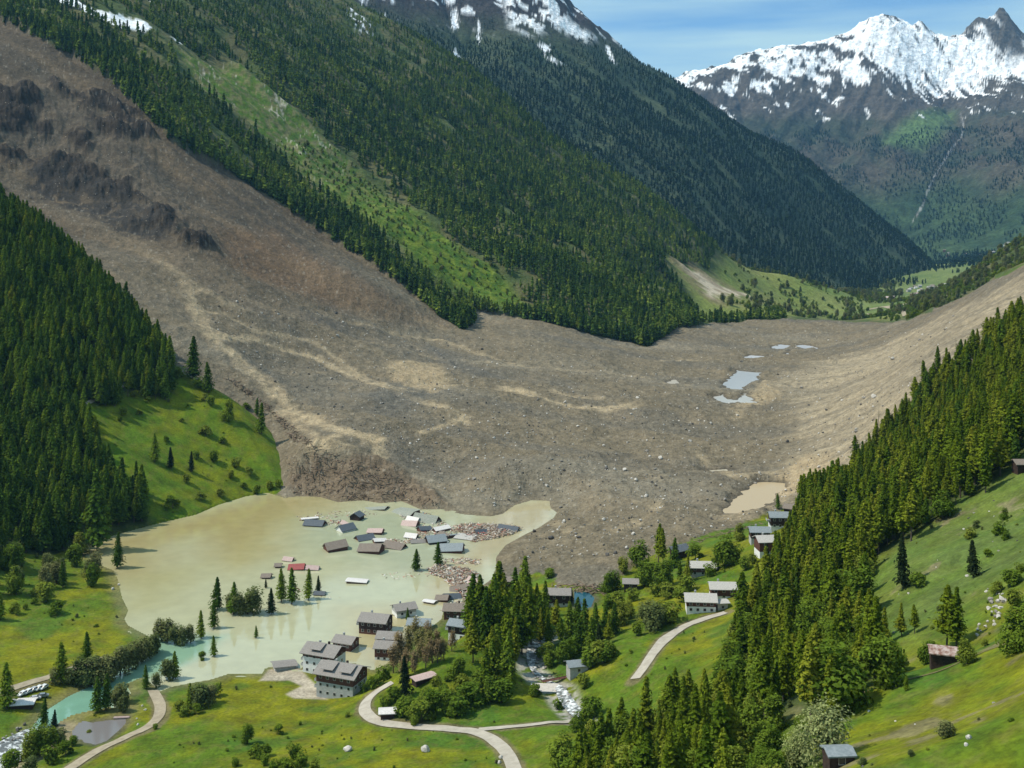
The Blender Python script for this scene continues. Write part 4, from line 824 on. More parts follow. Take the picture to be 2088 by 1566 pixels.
# the village that stayed dry or stands in the water
house(648, 1376, 15, 11, 9.0, -21, 'tall white and brown apartment house with one dormer, behind its twin', 'grey', MWH, MTB, .80, ov=1.2, chim=2, win=(4, 2), storeys=3, balcony=3, dormers=1, name='apartment_house', cat='house')
house(682, 1424, 17, 12, 9.5, -21, 'large apartment house with two dormers, nearest to the foreground meadow', 'grey', MGW, MTB, .62, ov=1.3, chim=2, win=(5, 3), storeys=3, balcony=3, dormers=2, name='apartment_house', cat='house')
house(582, 1366, 9, 6, 1.6, 24, 'low grey garage roof left of the apartment houses', 'grey', MGW, MGW, .5, pitch=.2, chim=0, win=(0, 0), name='garage', cat='garage', tilt=(0, 4))
house(697, 1338, 9, 8, 6.2, -20, 'red brown chalet with white ground floor standing in brown water', 'grey', MWH, MTB, .42, win=(3, 2))
house(829, 1258, 10, 8, 3.8, 24, 'half flooded white house with light grey roof, farthest out in the water', 'grey', MWH, MGW, .5, win=(2, 2), storeys=1, surf=LZ)
house(758, 1294, 13, 10.5, 6.0, -14, 'dark brown chalet with balconies beside a spruce in the flood', 'grey', MTB, MTD, .4, win=(4, 2), balcony=1, surf=LZ)
house(790, 1322, 10, 8, 4.5, -8, 'flooded chalet with plain grey roof just behind the white based one', 'grey', MTD, MTB, .4, win=(2, 1), surf=LZ, chim=0)
house(784, 1350, 9, 8, 6.2, -8, 'brown chalet with white base at the foot of the brown trees', 'grey', MWH, MTB, .33, win=(3, 1))
house(852, 1290, 10, 8, 3.6, -6, 'blue grey roofed house half hidden behind brown trees at the shore', 'blue', MGW, MTB, .4, win=(2, 1))
house(932, 1306, 8.5, 7, 6.5, -20, 'small chalet with blue grey roof and white balcony on the knoll', 'blue', MWH, MTD, .45, win=(2, 1), balcony=1)
house(928, 1262, 11, 9, 4.0, -4, 'broad brown roofed house on the shore above the brown trees', 'brown', MTB, MTB, .4, chim=2, win=(3, 1))
house(1033, 1196, 6.5, 6, 3, -6, 'small barn behind the conifer knoll near the debris toe', 'brown', MTD, MTD, .4, chim=0, win=(1, 1), name='barn', cat='barn')
# chalets by the right hand debris edge
house(1140, 1238, 10, 8, 6.0, -3, 'dark timber chalet alone on a green mound beside the blue pond', 'grey', MGW, MTD, .3, win=(2, 2))
house(1286, 1206, 6.5, 6, 4.0, -6, 'small dark hut with grey roof among the trees right of the pond', 'grey', MTD, MTD, .4, chim=0, win=(1, 1), name='hut', cat='hut')
house(1433, 1174, 12, 8, 4.0, -3, 'long light roofed chalet above the garden trees in the hamlet', 'light', MGW, MTB, .4, win=(3, 1))
house(1476, 1222, 11, 8, 4.6, -3, 'brown walled chalet behind the white one at the lane end', 'light', MWH, MTB, .3, win=(3, 2))
house(1430, 1250, 12.5, 9, 5.0, -5, 'white and brown chalet with terrace at the end of the pale lane', 'light', MWH, MTB, .55, win=(4, 2))
house(1474, 1243, 4.5, 4, 2.8, 8, 'small flat annex beside the chalet at the lane end', 'light', MGW, MGW, .4, chim=0, win=(1, 0), name='annex', cat='annex', pitch=.15)
house(1570, 1130, 10, 8.5, 6.0, 6, 'tall brown chalet with light roof directly above the black spruce', 'light', MWH, MTB, .2, win=(2, 2))
house(1551, 1104, 9.5, 7.5, 4.8, -3, 'blue grey roofed chalet between two others near the debris', 'blue', MGW, MTD, .3, win=(2, 1))
house(1591, 1078, 9.5, 8, 6.0, -3, 'blue grey roofed dark chalet with balcony highest but one in the hamlet', 'blue', MWH, MTD, .25, win=(3, 1), balcony=1)
house(1613, 1050, 9, 8, 4.0, -25, 'grey roofed barn at the top corner of the hamlet beside the debris', 'brown', MTD, MTD, .4, win=(1, 1), chim=0, name='barn', cat='barn')
house(1390, 1138, 8, 7, 4.5, 12, 'dark crushed barn pushed against the debris edge behind trees', 'dark', MTD, MTD, .4, chim=0, win=(0, 0), tilt=(6, -8), name='barn', cat='barn')
house(1181, 1376, 7.5, 5.5, 3.6, 14, 'small grey shed with pale front beside the torrent', 'blue', MGW, MGW, .6, chim=0, win=(1, 1), storeys=1, name='shed', cat='shed')
house(790, 1467, 5.0, 4, 2.4, 6, 'tiny white roofed hut inside the road bend', 'pale', MTD, MTD, .4, chim=0, win=(0, 0), name='hut', cat='hut', pitch=.3)
house(868, 1392, 8.5, 3.6, 1.8, 35, 'long low shelter with pinkish white sheet roof on the knoll', 'pink', MTD, MTD, .4, chim=0, win=(0, 0), name='shelter', cat='shelter', pitch=.15)
house(1925, 1358, 5.4, 4.4, 2.6, -16, 'old hay barn with rusty sheet roof on the right slope', 'rust', MTD, MTD, .35, chim=0, win=(0, 1), name='hay_barn', cat='barn', ov=.5)
house(1717, 1562, 4.4, 3.6, 1.7, 4, 'dark shed with bluish sheet roof beneath the blossoming tree', 'blue', MTD, MTD, .35, chim=0, win=(1, 0), name='shed', cat='shed', ov=.4, pitch=.3)
house(2090, 962, 5.5, 5, 3.0, 0, 'small timber hut at the right picture edge above the meadow', 'brown', MTD, MTD, .35, chim=0, win=(0, 0), name='hut', cat='hut')
# drowned houses: only the roofs and upper walls stand out of the water
def sunk(px, py, L, Wd, rz, label, roof, out=1.2, tilt=(0, 0), upper=MTB, chim=0, pitch=.62, h=5.0, ov=.7, name='sunken_house'):
    tilt = (tilt[0]+random.uniform(-3, 3), tilt[1]+random.uniform(-5, 5)); rz = rz-8 if rz < 10 else rz+6; out = out+.35
    p = cast(px, py, LZ); return house(px, py, L, Wd, h, rz, label, roof, MTB, upper, .2, pitch=pitch, ov=ov, sink=h-out, tilt=tilt, name=name, cat='flooded house', chim=chim, win=(0, 0), pos=(p.x, p.y, 0))
sunk(690, 1124, 12, 9, 22, 'brown roofed drowned chalet with a spruce tip behind it', 'brown', 1.6)
sunk(752, 1129, 13, 9, -8, 'wide brown roofed drowned chalet with dark red gable', 'brown', 1.4)
sunk(712, 1084, 9.5, 8, 33, 'drowned house with dark blue roof and pale gable', 'dark', 1.0, upper=MWH)
sunk(637, 1074, 12, 8, -3, 'dark grey roof afloat beside a white board at far left', 'dark', .3)
sunk(738, 1060, 6, 7, 62, 'small dark gabled hut standing out of the far water', 'dark', 2.2, upper=MTD)
sunk(764, 1090, 9, 5, -6, 'small floating house with pinkish white roof and red gable', 'pink', 1.0)
sunk(748, 1102, 10, 7, 25, 'flat dark slate roof behind the wide brown drowned chalet', 'dark', .1, (0, -3))
sunk(796, 1120, 12, 9, -14, 'slumped grey brown roof right of the wide drowned chalet', 'brown', -.3, (-5, 6))
sunk(815, 1050, 17, 12, -30, 'largest grey green roof lying against the brown mud bank', 'green', .2, (12, -9), pitch=.2)
sunk(862, 1066, 15, 11, -8, 'broad grey green roof ringed with pale boards', 'green', .3, (2, 6), chim=1)
sunk(835, 1072, 10, 6, -16, 'pale pinkish shed roofs stacked on each other by the boards', 'pink', .6, (8, 0))
sunk(840, 1064, 8, 5, -22, 'small light roof jammed behind the pale pinkish shed', 'pale', 1.0, (8, 4))
sunk(893, 1109, 11, 9, 16, 'blue grey roofed drowned house with dark open gable', 'blue', .9, (0, 4), upper=MTD)
sunk(921, 1098, 11, 7, 28, 'steeply tilted grey slab roof in the middle of the wreckage', 'blue', .3, (-14, 0), pitch=.1)
sunk(944, 1100, 11, 8, -12, 'light striped sheet roof in the middle of the wreckage', 'light', .3, (6, 0), pitch=.1)
sunk(1034, 1082, 12, 6, -10, 'dark bent roof at the right end of the wreckage', 'dark', .6, (8, 5))
sunk(920, 1128, 13, 9, 0, 'blue grey roofed drowned house beside the right hand flooded spruce', 'blue', 1.2, (0, 0), chim=1)
sunk(763, 1040, 15, 9, -6, 'grey slab roof awash at the edge of the mud bank', 'green', -.4, (0, -3), pitch=.15)
sunk(905, 1084, 10, 5, 30, 'broken pale roof strip leaning in the drift wood', 'pale', .7, (-10, 0))
sunk(836, 1098, 7, 5, -12, 'small white striped roof before the drift line', 'pale', .7, (5, 0))
sunk(852, 1108, 8, 4, 10, 'dark low roof edge barely above the drift line', 'grey', .1, (0, 5))
sunk(586, 1144, 5, 3.5, -8, 'small brown raft like roof alone in the open water', 'pink', .5, (4, 0))
sunk(604, 1163, 8, 6, 6, 'bright red roof afloat behind the flooded spruces', 'red', .3, (0, -4))
sunk(635, 1163, 6, 4, 6, 'pinkish white roof right beside the red roof', 'pink', .4)
sunk(567, 1158, 3, 3, 6, 'tiny dark roof stub left of the red roof', 'brown', .8)
sunk(543, 1180, 4.5, 3.5, 0, 'small dark roof stub behind the flooded willow clump', 'brown', .8)
sunk(725, 1190, 10.5, 5, 2, 'white sheet roof floating alone in mid lake', 'pale', .5, chim=0, pitch=.12)
sunk(873, 1231, 5.5, 3.2, -16, 'little white sheet roof drifting near the shore', 'pale', .4, pitch=.2)
sunk(902, 1227, 6, 4.5, -10, 'brown broken hut drifting at the shore', 'brown', 1.0, (5, -8), upper=MTB)
sunk(922, 1222, 8, 5, 14, 'low dark roof drifting behind the broken hut', 'dark', .2, (0, 4))
sunk(942, 1206, 10, 5, 4, 'dark red crushed house in the shore wreckage', 'brown', .9, (4, -10), upper=MTB)
sunk(650, 1214, 5, 3, 4, 'flat dark hatch like roof right of flooded spruces', 'dark', .3)
sunk(632, 1060, 10, 2.4, 12, 'narrow white board roof behind the dark grey one', 'pale', .4, pitch=.1)
sunk(700, 1072, 6, 4, -28, 'pinkish torn roof leaning on the dark blue roofed house', 'pink', .6, (0, 8))
sunk(775, 1108, 7, 4, 20, 'striped pale roof torn open behind the wide drowned chalet', 'pale', .6, (-8, 4))
sunk(868, 1084, 8, 5, 30, 'narrow dark roof ridge in the drift line', 'dark', .6, (0, 6))
sunk(900, 1096, 7, 5, -35, 'brown roof stub between the blue grey and the slab roof', 'brown', .8, (5, 5))
sunk(980, 1088, 7, 4, 20, 'small dark beam framed roof in the timber heap', 'dark', .7, (8, 8))
sunk(960, 1190, 6, 5, -30, 'broken pinkish roof in the lower timber heap', 'pink', .9, (10, 8))
# concrete apron and plank bridge of the torrent
wp = at(1110, 1412); wr = empty('weir', (wp.x, wp.y+2, wp.z-.6), math.radians(-4)); tag(wr, 'pale flat concrete apron beside the torrent', 'weir')
part('slab', lambda bm: box_bm(bm, -5.5, 5.5, -3, 5.5, -1, 1.1), MCONC, wr); part('kerb', lambda bm: box_bm(bm, -5.7, 5.7, -3.3, -2.9, -1, 1.4), MGW, wr)
bp_ = at(1133, 1392); br = empty('plank_bridge', (bp_.x, bp_.y, bp_.z+1.4), math.radians(24)); tag(br, 'narrow brown plank bridge crossing the torrent', 'footbridge')
part('deck', lambda bm: [box_bm(bm, -6+k*.5, -5.6+k*.5, -.9, .9, 0, .12) for k in range(24)], MTB, br)
for s in (-.95, .95):
    rl = part('railing', lambda bm: ([box_bm(bm, -6, 6, s-.05, s+.05, .95, 1.05)]+[box_bm(bm, -6+k*2.4, -5.9+k*2.4, s-.05, s+.05, -.3, .95) for k in range(6)]), MTB, br)
bp2 = at(1130, 1470)
# cars on the verge at the far left
MCAR = [mat_noise('silver car paint', (.45,.46,.48), (.5,.51,.53), 1, .3, 0, 0, spec=.6, metallic=.3), mat_noise('pale car paint', (.62,.64,.66), (.68,.70,.72), 1, .3, 0, 0, spec=.6), mat_noise('grey blue car paint', (.22,.26,.30), (.26,.30,.34), 1, .3, 0, 0, spec=.6, metallic=.3)]
MTY = mat_noise('tyre', (.015,.015,.015), (.025,.025,.025), 1, .9, 0, 0); MLT = mat_noise('lamp glass', (.7,.7,.65), (.8,.8,.75), 1, .2, 0, 0)
def car(px, py, rz, mat, label, L=4.4):
    p = at(px, py); r = empty('parked_car', (p.x, p.y, p.z+.28), math.radians(rz)); tag(r, label, 'car', 'cars parked on the river verge')
    def body(bm):
        prism_x = [(-.9, 0)]
        pr = [(-L/2, .25), (L/2, .25), (L/2, .75), (L/2-.9, .95), (L/2-1.5, 1.45), (-L/2+1.0, 1.5), (-L/2+.3, 1.0), (-L/2, .9)]
        a_ = [bm.verts.new((x, -.85, z)) for x, z in pr]; b_ = [bm.verts.new((x, .85, z)) for x, z in pr]; n = len(pr); bm.faces.new(a_); bm.faces.new(b_[::-1])
        for i in range(n): bm.faces.new((a_[i], b_[i], b_[(i+1) % n], a_[(i+1) % n]))
        bmesh.ops.bevel(bm, geom=list(bm.edges), offset=.07, segments=1, affect='EDGES')
    part('body', body, mat, r)
    for s in (-1, 1):
        y0, y1 = (.845, .875) if s > 0 else (-.875, -.845)
        part('side_window', lambda bm: prism_xz(bm, [(-L/2+.7, .98), (L/2-1.15, .98), (L/2-1.6, 1.38), (-L/2+1.05, 1.42)], y0, y1), MWN, r)
    part('windscreen', lambda bm: quad_bm(bm, [(L/2-.93, -.7, 1.0), (L/2-.93, .7, 1.0), (L/2-1.46, .62, 1.46), (L/2-1.46, -.62, 1.46)], (.05, 0, .05)), MWN, r)
    part('rear_window', lambda bm: quad_bm(bm, [(-L/2+.28, -.7, 1.05), (-L/2+.28, .7, 1.05), (-L/2+.92, .62, 1.48), (-L/2+.92, -.62, 1.48)], (-.05, 0, .05)), MWN, r)
    for sx in (-L/2+.8, L/2-.85):
        for sy in (-.82, .82):
            def wh(bm): bmesh.ops.create_cone(bm, cap_ends=True, segments=14, radius1=.33, radius2=.33, depth=.22, matrix=Matrix.Translation((sx, sy, .06)) @ Matrix.Rotation(math.pi/2, 4, 'X'))
            part('wheel', wh, MTY, r)
    for sy in (-.6, .6): part('headlight', lambda bm: box_bm(bm, L/2-.05, L/2+.03, sy-.18, sy+.18, .58, .74), MLT, r)
def prism_xz(bm, pr, y0, y1):
    a_ = [bm.verts.new((x, y0, z)) for x, z in pr]; b_ = [bm.verts.new((x, y1, z)) for x, z in pr]; n = len(pr); bm.faces.new(a_); bm.faces.new(b_[::-1])
    for i in range(n): bm.faces.new((a_[i], b_[i], b_[(i+1) % n], a_[(i+1) % n]))
def quad_bm(bm, q, d):
    a_ = [bm.verts.new(c) for c in q]; b_ = [bm.verts.new((c[0]-d[0], c[1]-d[1], c[2]-d[2])) for c in q]; bm.faces.new(a_); bm.faces.new(b_[::-1])
    for i in range(4): bm.faces.new((a_[i], b_[i], b_[(i+1) % 4], a_[(i+1) % 4]))
for px, py, rz, mi, lab in ((46, 1418, 250, 1, 'pale car, leftmost of the row on the verge'), (57, 1414, 252, 1, 'pale car, second from the left in the verge row'), (68, 1410, 252, 0, 'silver car in the middle of the verge row'), (79, 1407, 254, 1, 'pale car, second from the right in the verge row'), (89, 1405, 254, 1, 'white car at the right end of the verge row'), (72, 1427, 20, 0, 'silver car parked crosswise in front of the verge row'), (88, 1422, 20, 2, 'grey blue car parked beside the crosswise silver one')):
    car(px, py, rz, MCAR[mi], lab)
house(44, 1446, 8, 5, 1.9, 8, 'low dark shed with patchy pale roof beside the river verge', 'pale', MTD, MTD, .4, chim=0, win=(0, 0), name='shed', cat='shed', pitch=.2)
# footboard by the pond
fb = at(248, 1466); r = empty('log_bench', (fb.x, fb.y, fb.z+.3), 0.1); tag(r, 'pale reddish log lying behind the grey pond', 'log'); part('log', lambda bm: prism_bm(bm, [(-.35, 0), (.35, 0), (.45, .35), (.25, .65), (-.25, .65), (-.45, .35)], -3, 3), MR['pink'], r)
# ---------------- boulders
MRK = [mat_noise('pale granite', (.38,.36,.33), (.55,.52,.48), .8, .9, .5, .1), mat_noise('dark gneiss', (.055,.052,.048), (.12,.11,.10), .8, .9, .5, .1), mat_noise('grey gneiss', (.18,.17,.155), (.28,.26,.24), .8, .9, .5, .1)]
def rock_mesh(seed, mat):
    bm = bmesh.new(); bmesh.ops.create_icosphere(bm, subdivisions=2, radius=.5); rr = random.Random(seed); pl = [(Vector((rr.gauss(0, 1), rr.gauss(0, 1), rr.gauss(0, 1))).normalized(), rr.uniform(.26, .42)) for _ in range(9)]
    for v in bm.verts:
        for n, d in pl:
            k = v.co.dot(n)
            if k > d: v.co -= n*(k-d)
        v.co *= 1+rr.uniform(-.04, .04)
    me = bpy.data.meshes.new('boulder'); bm.to_mesh(me); bm.free(); me.materials.append(mat); return me
RK = [rock_mesh(i, MRK[i % 3]) for i in range(9)]
def boulder(x, y, z, s, label, group=None, k=0, name='boulder', cat='boulder'):
    o = bpy.data.objects.new(name, RK[k]); COL.objects.link(o); o.location = (x, y, z+s*.18); o.scale = (s*random.uniform(.8, 1.3), s*random.uniform(.8, 1.2), s*random.uniform(.6, .9)); o.rotation_euler = (random.uniform(-.4, .4), random.uniform(-.4, .4), random.uniform(0, 6.3)); tag(o, label, cat, group); return o
for px, py, w, k, lab in ((709, 1531, 22, 0, 'large white boulder on the foreground meadow, left one of two'), (868, 1532, 24, 0, 'large white boulder on the foreground meadow, right one of two'), (1022, 1546, 10, 0, 'white rock beside the inner bend of the road'), (1018, 1556, 9, 3, 'pale rock at the verge of the road near the bottom'), (1976, 1506, 16, 0, 'pale flat rock on the bottom right meadow, upper one'), (1970, 1520, 10, 3, 'small pale rock below the flat one on the bottom right meadow'), (1972, 1176, 9, 0, 'white rock at the foot of the lone dark spruce on the slope'), (1540, 986, 8, 5, 'pale block beside the tan puddle'), (1782, 810, 14, 0, 'bright white block beside the larches at the debris edge'), (1745, 882, 12, 2, 'grey block on the right debris slope'), (1820, 733, 12, 0, 'white upright block high on the right debris slope'), (1300, 812, 9, 0, 'pale block beside the tan pool in mid debris'), (1470, 990, 8, 3, 'pale block on the debris above the small white pool'), (230, 1202, 9, 0, 'white stone on the left meadow by the lake'), (242, 1193, 7, 3, 'small stone at the lake rim of the left meadow'), (290, 1440, 6, 0, 'upper white stone beside the track'), (296, 1448, 6, 3, 'second white stone beside the track'), (279, 1466, 5, 0, 'third white stone beside the track'), (281, 1478, 5, 3, 'lowest white stone beside the track')):
    p = at(px, py); boulder(p.x, p.y, p.z, w*p.y/F, lab, None, k)
rb = np.random.default_rng(77)
def in_px(poly, n, rng):
    q = np.array(poly, float); out = []
    x0, y0 = q.min(0); x1, y1 = q.max(0)
    while len(out) < n:
        a_, b_ = rng.uniform(x0, x1), rng.uniform(y0, y1); ins = False
        for i in range(len(q)):
            (ax, ay), (bx_, by_) = q[i], q[(i+1) % len(q)]
            if (ay > b_) != (by_ > b_) and a_ < (bx_-ax)*(b_-ay)/(by_-ay)+ax: ins = not ins
        if ins: out.append((a_, b_))
    return out
for a_, b_ in in_px([(2010,1200),(2050,1195),(2052,1240),(2030,1275),(1990,1300),(1985,1285),(2010,1255)], 46, rb):
    p = at(a_, b_); boulder(p.x, p.y, p.z, rb.uniform(.5, 1.7), 'pale angular block in the rockfall heap on the right slope', 'blocks of the rockfall heap on the slope', int(rb.choice([0, 3, 6, 2])))
for a_, b_ in in_px([(1085,1350),(1100,1345),(1150,1400),(1200,1460),(1190,1480),(1160,1450),(1130,1415),(1090,1385)], 40, rb):
    p = at(a_, b_); boulder(p.x, p.y, p.z, rb.uniform(.7, 2.0), 'grey boulder in the white water of the torrent', 'boulders in the torrent', int(rb.choice([0, 2, 5, 8])))
for a_, b_ in in_px([(0,1510),(40,1480),(95,1458),(98,1466),(50,1500),(10,1535)], 26, rb):
    p = at(a_, b_); boulder(p.x, p.y, p.z, rb.uniform(.8, 1.9), 'brown grey boulder on the far bank of the rapids', 'bank boulders of the rapids', int(rb.choice([2, 5, 8, 1])))
pts = []
for a_, b_ in in_px([(330,560),(560,600),(900,680),(1300,720),(1500,670),(1780,670),(1960,640),(1750,930),(1640,1000),(1500,1070),(1300,1130),(1060,1150),(1040,1050),(900,1000),(780,900),(600,830)], 4200, rb):
    p = cast(a_, b_, ZN); 
    if min(GRIDV(dd_, p.x, p.y) for dd_ in [dLAKE]+[v[0] for v in PW.values()]) < 2 or p.y > 2400: continue
    pts.append((p.x, p.y, H(p.x, p.y, ZN)))
pts = np.array(pts); sz = np.exp(rb.normal(-.1, .5, len(pts)))*1.0; sz = np.clip(sz, .45, 5); o = np.argsort(-sz/pts[:, 1])
for i in o[:150]:
    k = int(rb.integers(0, 9)); zone = 'in the far left part of the debris' if pts[i, 0] < -60 else 'in the middle of the debris' if pts[i, 0] < 150 else 'on the right hand side of the debris'
    boulder(*pts[i], sz[i], '%s boulder lying %s' % (('pale', 'dark', 'grey')[k % 3], zone), '%s boulders %s' % (('pale', 'dark', 'grey')[k % 3], zone), k)
TCOLS['rock'] = bpy.data.collections.new('kinds rock'); add_tpl('rock', RK)
scatter('rubble', pts[o[150:]]+np.array([0, 0, .1]), sz[o[150:]], rb.uniform(.8, 1.3, len(o)-150), 'rock', 'loose stones strewn all over the grey brown debris', 'rubble')
# ---------------- drift wood and boards
MPL = bpy.data.materials.new('splintered boards'); t_, b_m = nodes(MPL); g_n = t_.nodes.new('ShaderNodeNewGeometry'); rp = t_.nodes.new('ShaderNodeValToRGB'); rp.color_ramp.interpolation = 'CONSTANT'
for i, (ps, cc) in enumerate(((0, (.50,.45,.39)), (.22, (.33,.22,.15)), (.40, (.58,.55,.50)), (.55, (.20,.12,.08)), (.68, (.40,.31,.23)), (.82, (.28,.24,.21)), (.93, (.40,.12,.09)))):
    e_ = rp.color_ramp.elements[i] if i < 2 else rp.color_ramp.elements.new(ps); e_.position = ps; e_.color = (*cc, 1)
t_.links.new(g_n.outputs['Random Per Island'], rp.inputs['Fac']); t_.links.new(rp.outputs['Color'], b_m.inputs['Base Color']); b_m.inputs['Roughness'].default_value = .85
def boards(name, areas, label, mat, lmin, lmax, wmin, wmax, Zs=None):
    P = []
    for poly, n, pile in areas:
        for a_, b_ in in_px(poly, n, rb):
            p = cast(a_, b_, LZ if Zs is None else Zs); P.append((p.x, p.y, p.z+abs(rb.normal())*pile))
    P = np.array(P); n = len(P); L_ = rb.uniform(lmin, lmax, n)/2; W_2 = rb.uniform(wmin, wmax, n)/2; T_ = rb.uniform(.04, .14, n)
    yaw = rb.uniform(0, 6.28, n); pit = rb.normal(0, .22, n); rol = rb.normal(0, .3, n)
    ex = np.stack([np.cos(yaw)*np.cos(pit), np.sin(yaw)*np.cos(pit), np.sin(pit)], 1); ey = np.stack([-np.sin(yaw)*np.cos(rol), np.cos(yaw)*np.cos(rol), np.sin(rol)], 1); ez = np.cross(ex, ey)
    V = np.stack([P+ex*(L_*sx)[:, None]+ey*(W_2*sy)[:, None]+ez*(T_*sz_)[:, None] for sx, sy, sz_ in ((-1,-1,-1),(1,-1,-1),(1,1,-1),(-1,1,-1),(-1,-1,1),(1,-1,1),(1,1,1),(-1,1,1))], 1)
    fq = np.array([(0,3,2,1),(4,5,6,7),(0,1,5,4),(1,2,6,5),(2,3,7,6),(3,0,4,7)]); Fq = (np.arange(n)[:, None, None]*8+fq).reshape(-1, 4)
    o_ = bpy.data.objects.new(name, mesh_np(name, V, Fq, mat)); COL.objects.link(o_); tag(o_, label, 'drift wood', kind='stuff')
boards('drift_boards', [([(930,1072),(960,1068),(1000,1070),(1050,1072),(1066,1080),(1040,1092),(1000,1100),(965,1106),(940,1096)], 1500, .7), ([(860,1072),(930,1072),(940,1085),(905,1100),(870,1098),(850,1088)], 260, .35),
 ([(870,1160),(900,1152),(950,1160),(975,1172),(982,1185),(975,1208),(945,1222),(930,1205),(905,1180),(880,1172)], 1200, .75), ([(905,1140),(950,1138),(982,1142),(975,1152),(930,1150),(905,1148)], 130, .15),
 ([(655,1062),(700,1060),(705,1068),(668,1074)], 70, .2), ([(780,1098),(815,1100),(820,1112),(790,1108)], 80, .2), ([(815,1048),(860,1042),(900,1062),(915,1070),(880,1072),(850,1064),(820,1058)], 170, .3), ([(640,1045),(740,1040),(770,1050),(700,1058),(640,1058)], 70, .05), ([(605,1052),(650,1052),(640,1060),(612,1062)], 30, .15), ([(760,1172),(850,1165),(900,1175),(800,1182)], 30, .02), ([(560,1185),(700,1215),(690,1225),(580,1200)], 14, .02), ([(860,1094),(880,1100),(830,1108),(800,1106)], 90, .15), ([(930,1225),(945,1215),(940,1240),(900,1245)], 40, .1)], 'drifting boards, beams and splintered wood of smashed houses', MPL, .6, 3.4, .15, .7)
MLOG = mat_noise('broken trunks', (.10,.07,.05), (.24,.18,.13), 1.2, .9, .3, .05)
boards('broken_trunks', [([(455,770),(500,800),(560,850),(600,900),(640,905),(600,870),(540,820),(480,775)], 260, .25), ([(585,930),(640,905),(700,930),(770,950),(860,1000),(900,1030),(800,1022),(690,1018),(600,1010)], 420, .4), ([(1125,1195),(1160,1190),(1240,1195),(1235,1215),(1180,1208),(1140,1210)], 90, .3), ([(1330,1140),(1400,1108),(1500,1080),(1560,1062),(1560,1070),(1450,1098),(1380,1125)], 60, .2)], 'snapped brown trunks and roots pushed up along the debris rim', MLOG, 2.5, 8, .3, .6, ZN)
# ---------------- the far village
def village_mesh(roof, wall, L, Wd, h):
    bm = bmesh.new(); box_bm(bm, -L/2, L/2, -Wd/2, Wd/2, -8, h); n0 = len(bm.faces)
    prism_bm(bm, [(-Wd/2-.8, h-.3), (0, h+Wd*.27), (Wd/2+.8, h-.3), (Wd/2+.8, h), (0, h+Wd*.27+.35), (-Wd/2-.8, h)], -L/2-.8, L/2+.8); prism_bm(bm, [(-Wd/2, h), (Wd/2, h), (0, h+Wd*.26)], -L/2, L/2)
    bmesh.ops.recalc_face_normals(bm, faces=bm.faces); me = bpy.data.meshes.new('village_house'); bm.to_mesh(me); bm.free(); me.materials.append(wall); me.materials.append(roof)
    for i, p in enumerate(me.polygons):
        if n0 <= i < n0+8: p.material_index = 1
    return me
VM = [village_mesh(MR['light'], MGW, 13, 10, 8), village_mesh(MR['grey'], MGW, 12, 10, 7), village_mesh(MR['brown'], MTB, 12, 10, 7), village_mesh(MR['pale'], MWH, 11, 9, 6), village_mesh(MR['pink'], MGW, 12, 10, 7)]
def far_floor(px, py):
    p = cast(px, py, ZA)
    while p.y < 3300 and py > 490: py -= 3; p = cast(px, py, ZA)
    return p
rv = random.Random(9); VH = []
for k in range(20): VH.append((rv.uniform(1852, 1908), rv.uniform(584, 606), 'in the near cluster of the far village'))
for k in range(16): VH.append((1912+k*4.4+rv.uniform(-2, 2), 590-k*.95+rv.uniform(-3, 4), 'in the row climbing right of the far village'))
for k in range(4): VH.append((rv.uniform(1806, 1826), rv.uniform(618, 624), 'beside the river bridge before the far village'))
for k in range(16): VH.append((rv.uniform(1990, 2072), rv.uniform(508, 532), 'in the farthest hamlet at the valley turn'))
for k in range(4): VH.append((rv.uniform(1975, 1992), rv.uniform(562, 568), 'close to the white church of the far village'))
for k in range(4): VH.append((rv.uniform(1925, 1970), rv.uniform(512, 524), 'scattered left of the farthest hamlet'))
for px, py, wh in VH:
    p = far_floor(px, py); k = rv.randrange(5)
    if p.y < 3300: continue
    EXCL.append((p.x, p.y, 16)); o = bpy.data.objects.new('village_house', VM[k]); COL.objects.link(o); s = rv.uniform(.75, 1.1)*(1.15 if p.y > 4800 else 1.0)
    o.location = (p.x, p.y, p.z-.5); o.rotation_euler = (0, 0, rv.uniform(-.5, .5)); o.scale = (s, s, s); tag(o, '%s house %s' % (('light roofed white', 'grey roofed white', 'brown timber', 'pale roofed small', 'pink roofed grey')[k], wh), 'house', 'houses '+wh)
p = far_floor(1899, 592); o = bpy.data.objects.new('village_hotel', village_mesh(MR['grey'], MGW, 18, 14, 13)); COL.objects.link(o); o.location = p; o.rotation_euler = (0, 0, -.2); tag(o, 'tallest light building in the middle of the far village', 'house')
p = far_floor(1975, 562); r = empty('church', p, .2); tag(r, 'white church with pointed tower beyond the far village', 'church')
part('nave', lambda bm: prism_bm(bm, [(-7, -6), (7, -6), (7, 11), (0, 17), (-7, 11)], -13, 13), MWH, r); part('tower', lambda bm: box_bm(bm, 13.1, 19, -3, 3, -6, 24), MWH, r)
def spire(bm): bmesh.ops.create_cone(bm, cap_ends=True, segments=4, radius1=4.4, radius2=.1, depth=12, matrix=Matrix.Translation((16, 0, 30.1)) @ Matrix.Rotation(math.pi/4, 4, 'Z'))
part('spire', spire, MR['dark'], r)
# ------------------------------------------------------------------ the woods
rg = np.random.default_rng(5)
mcode = lambda A, x, y: GRIDV(A, x, y)
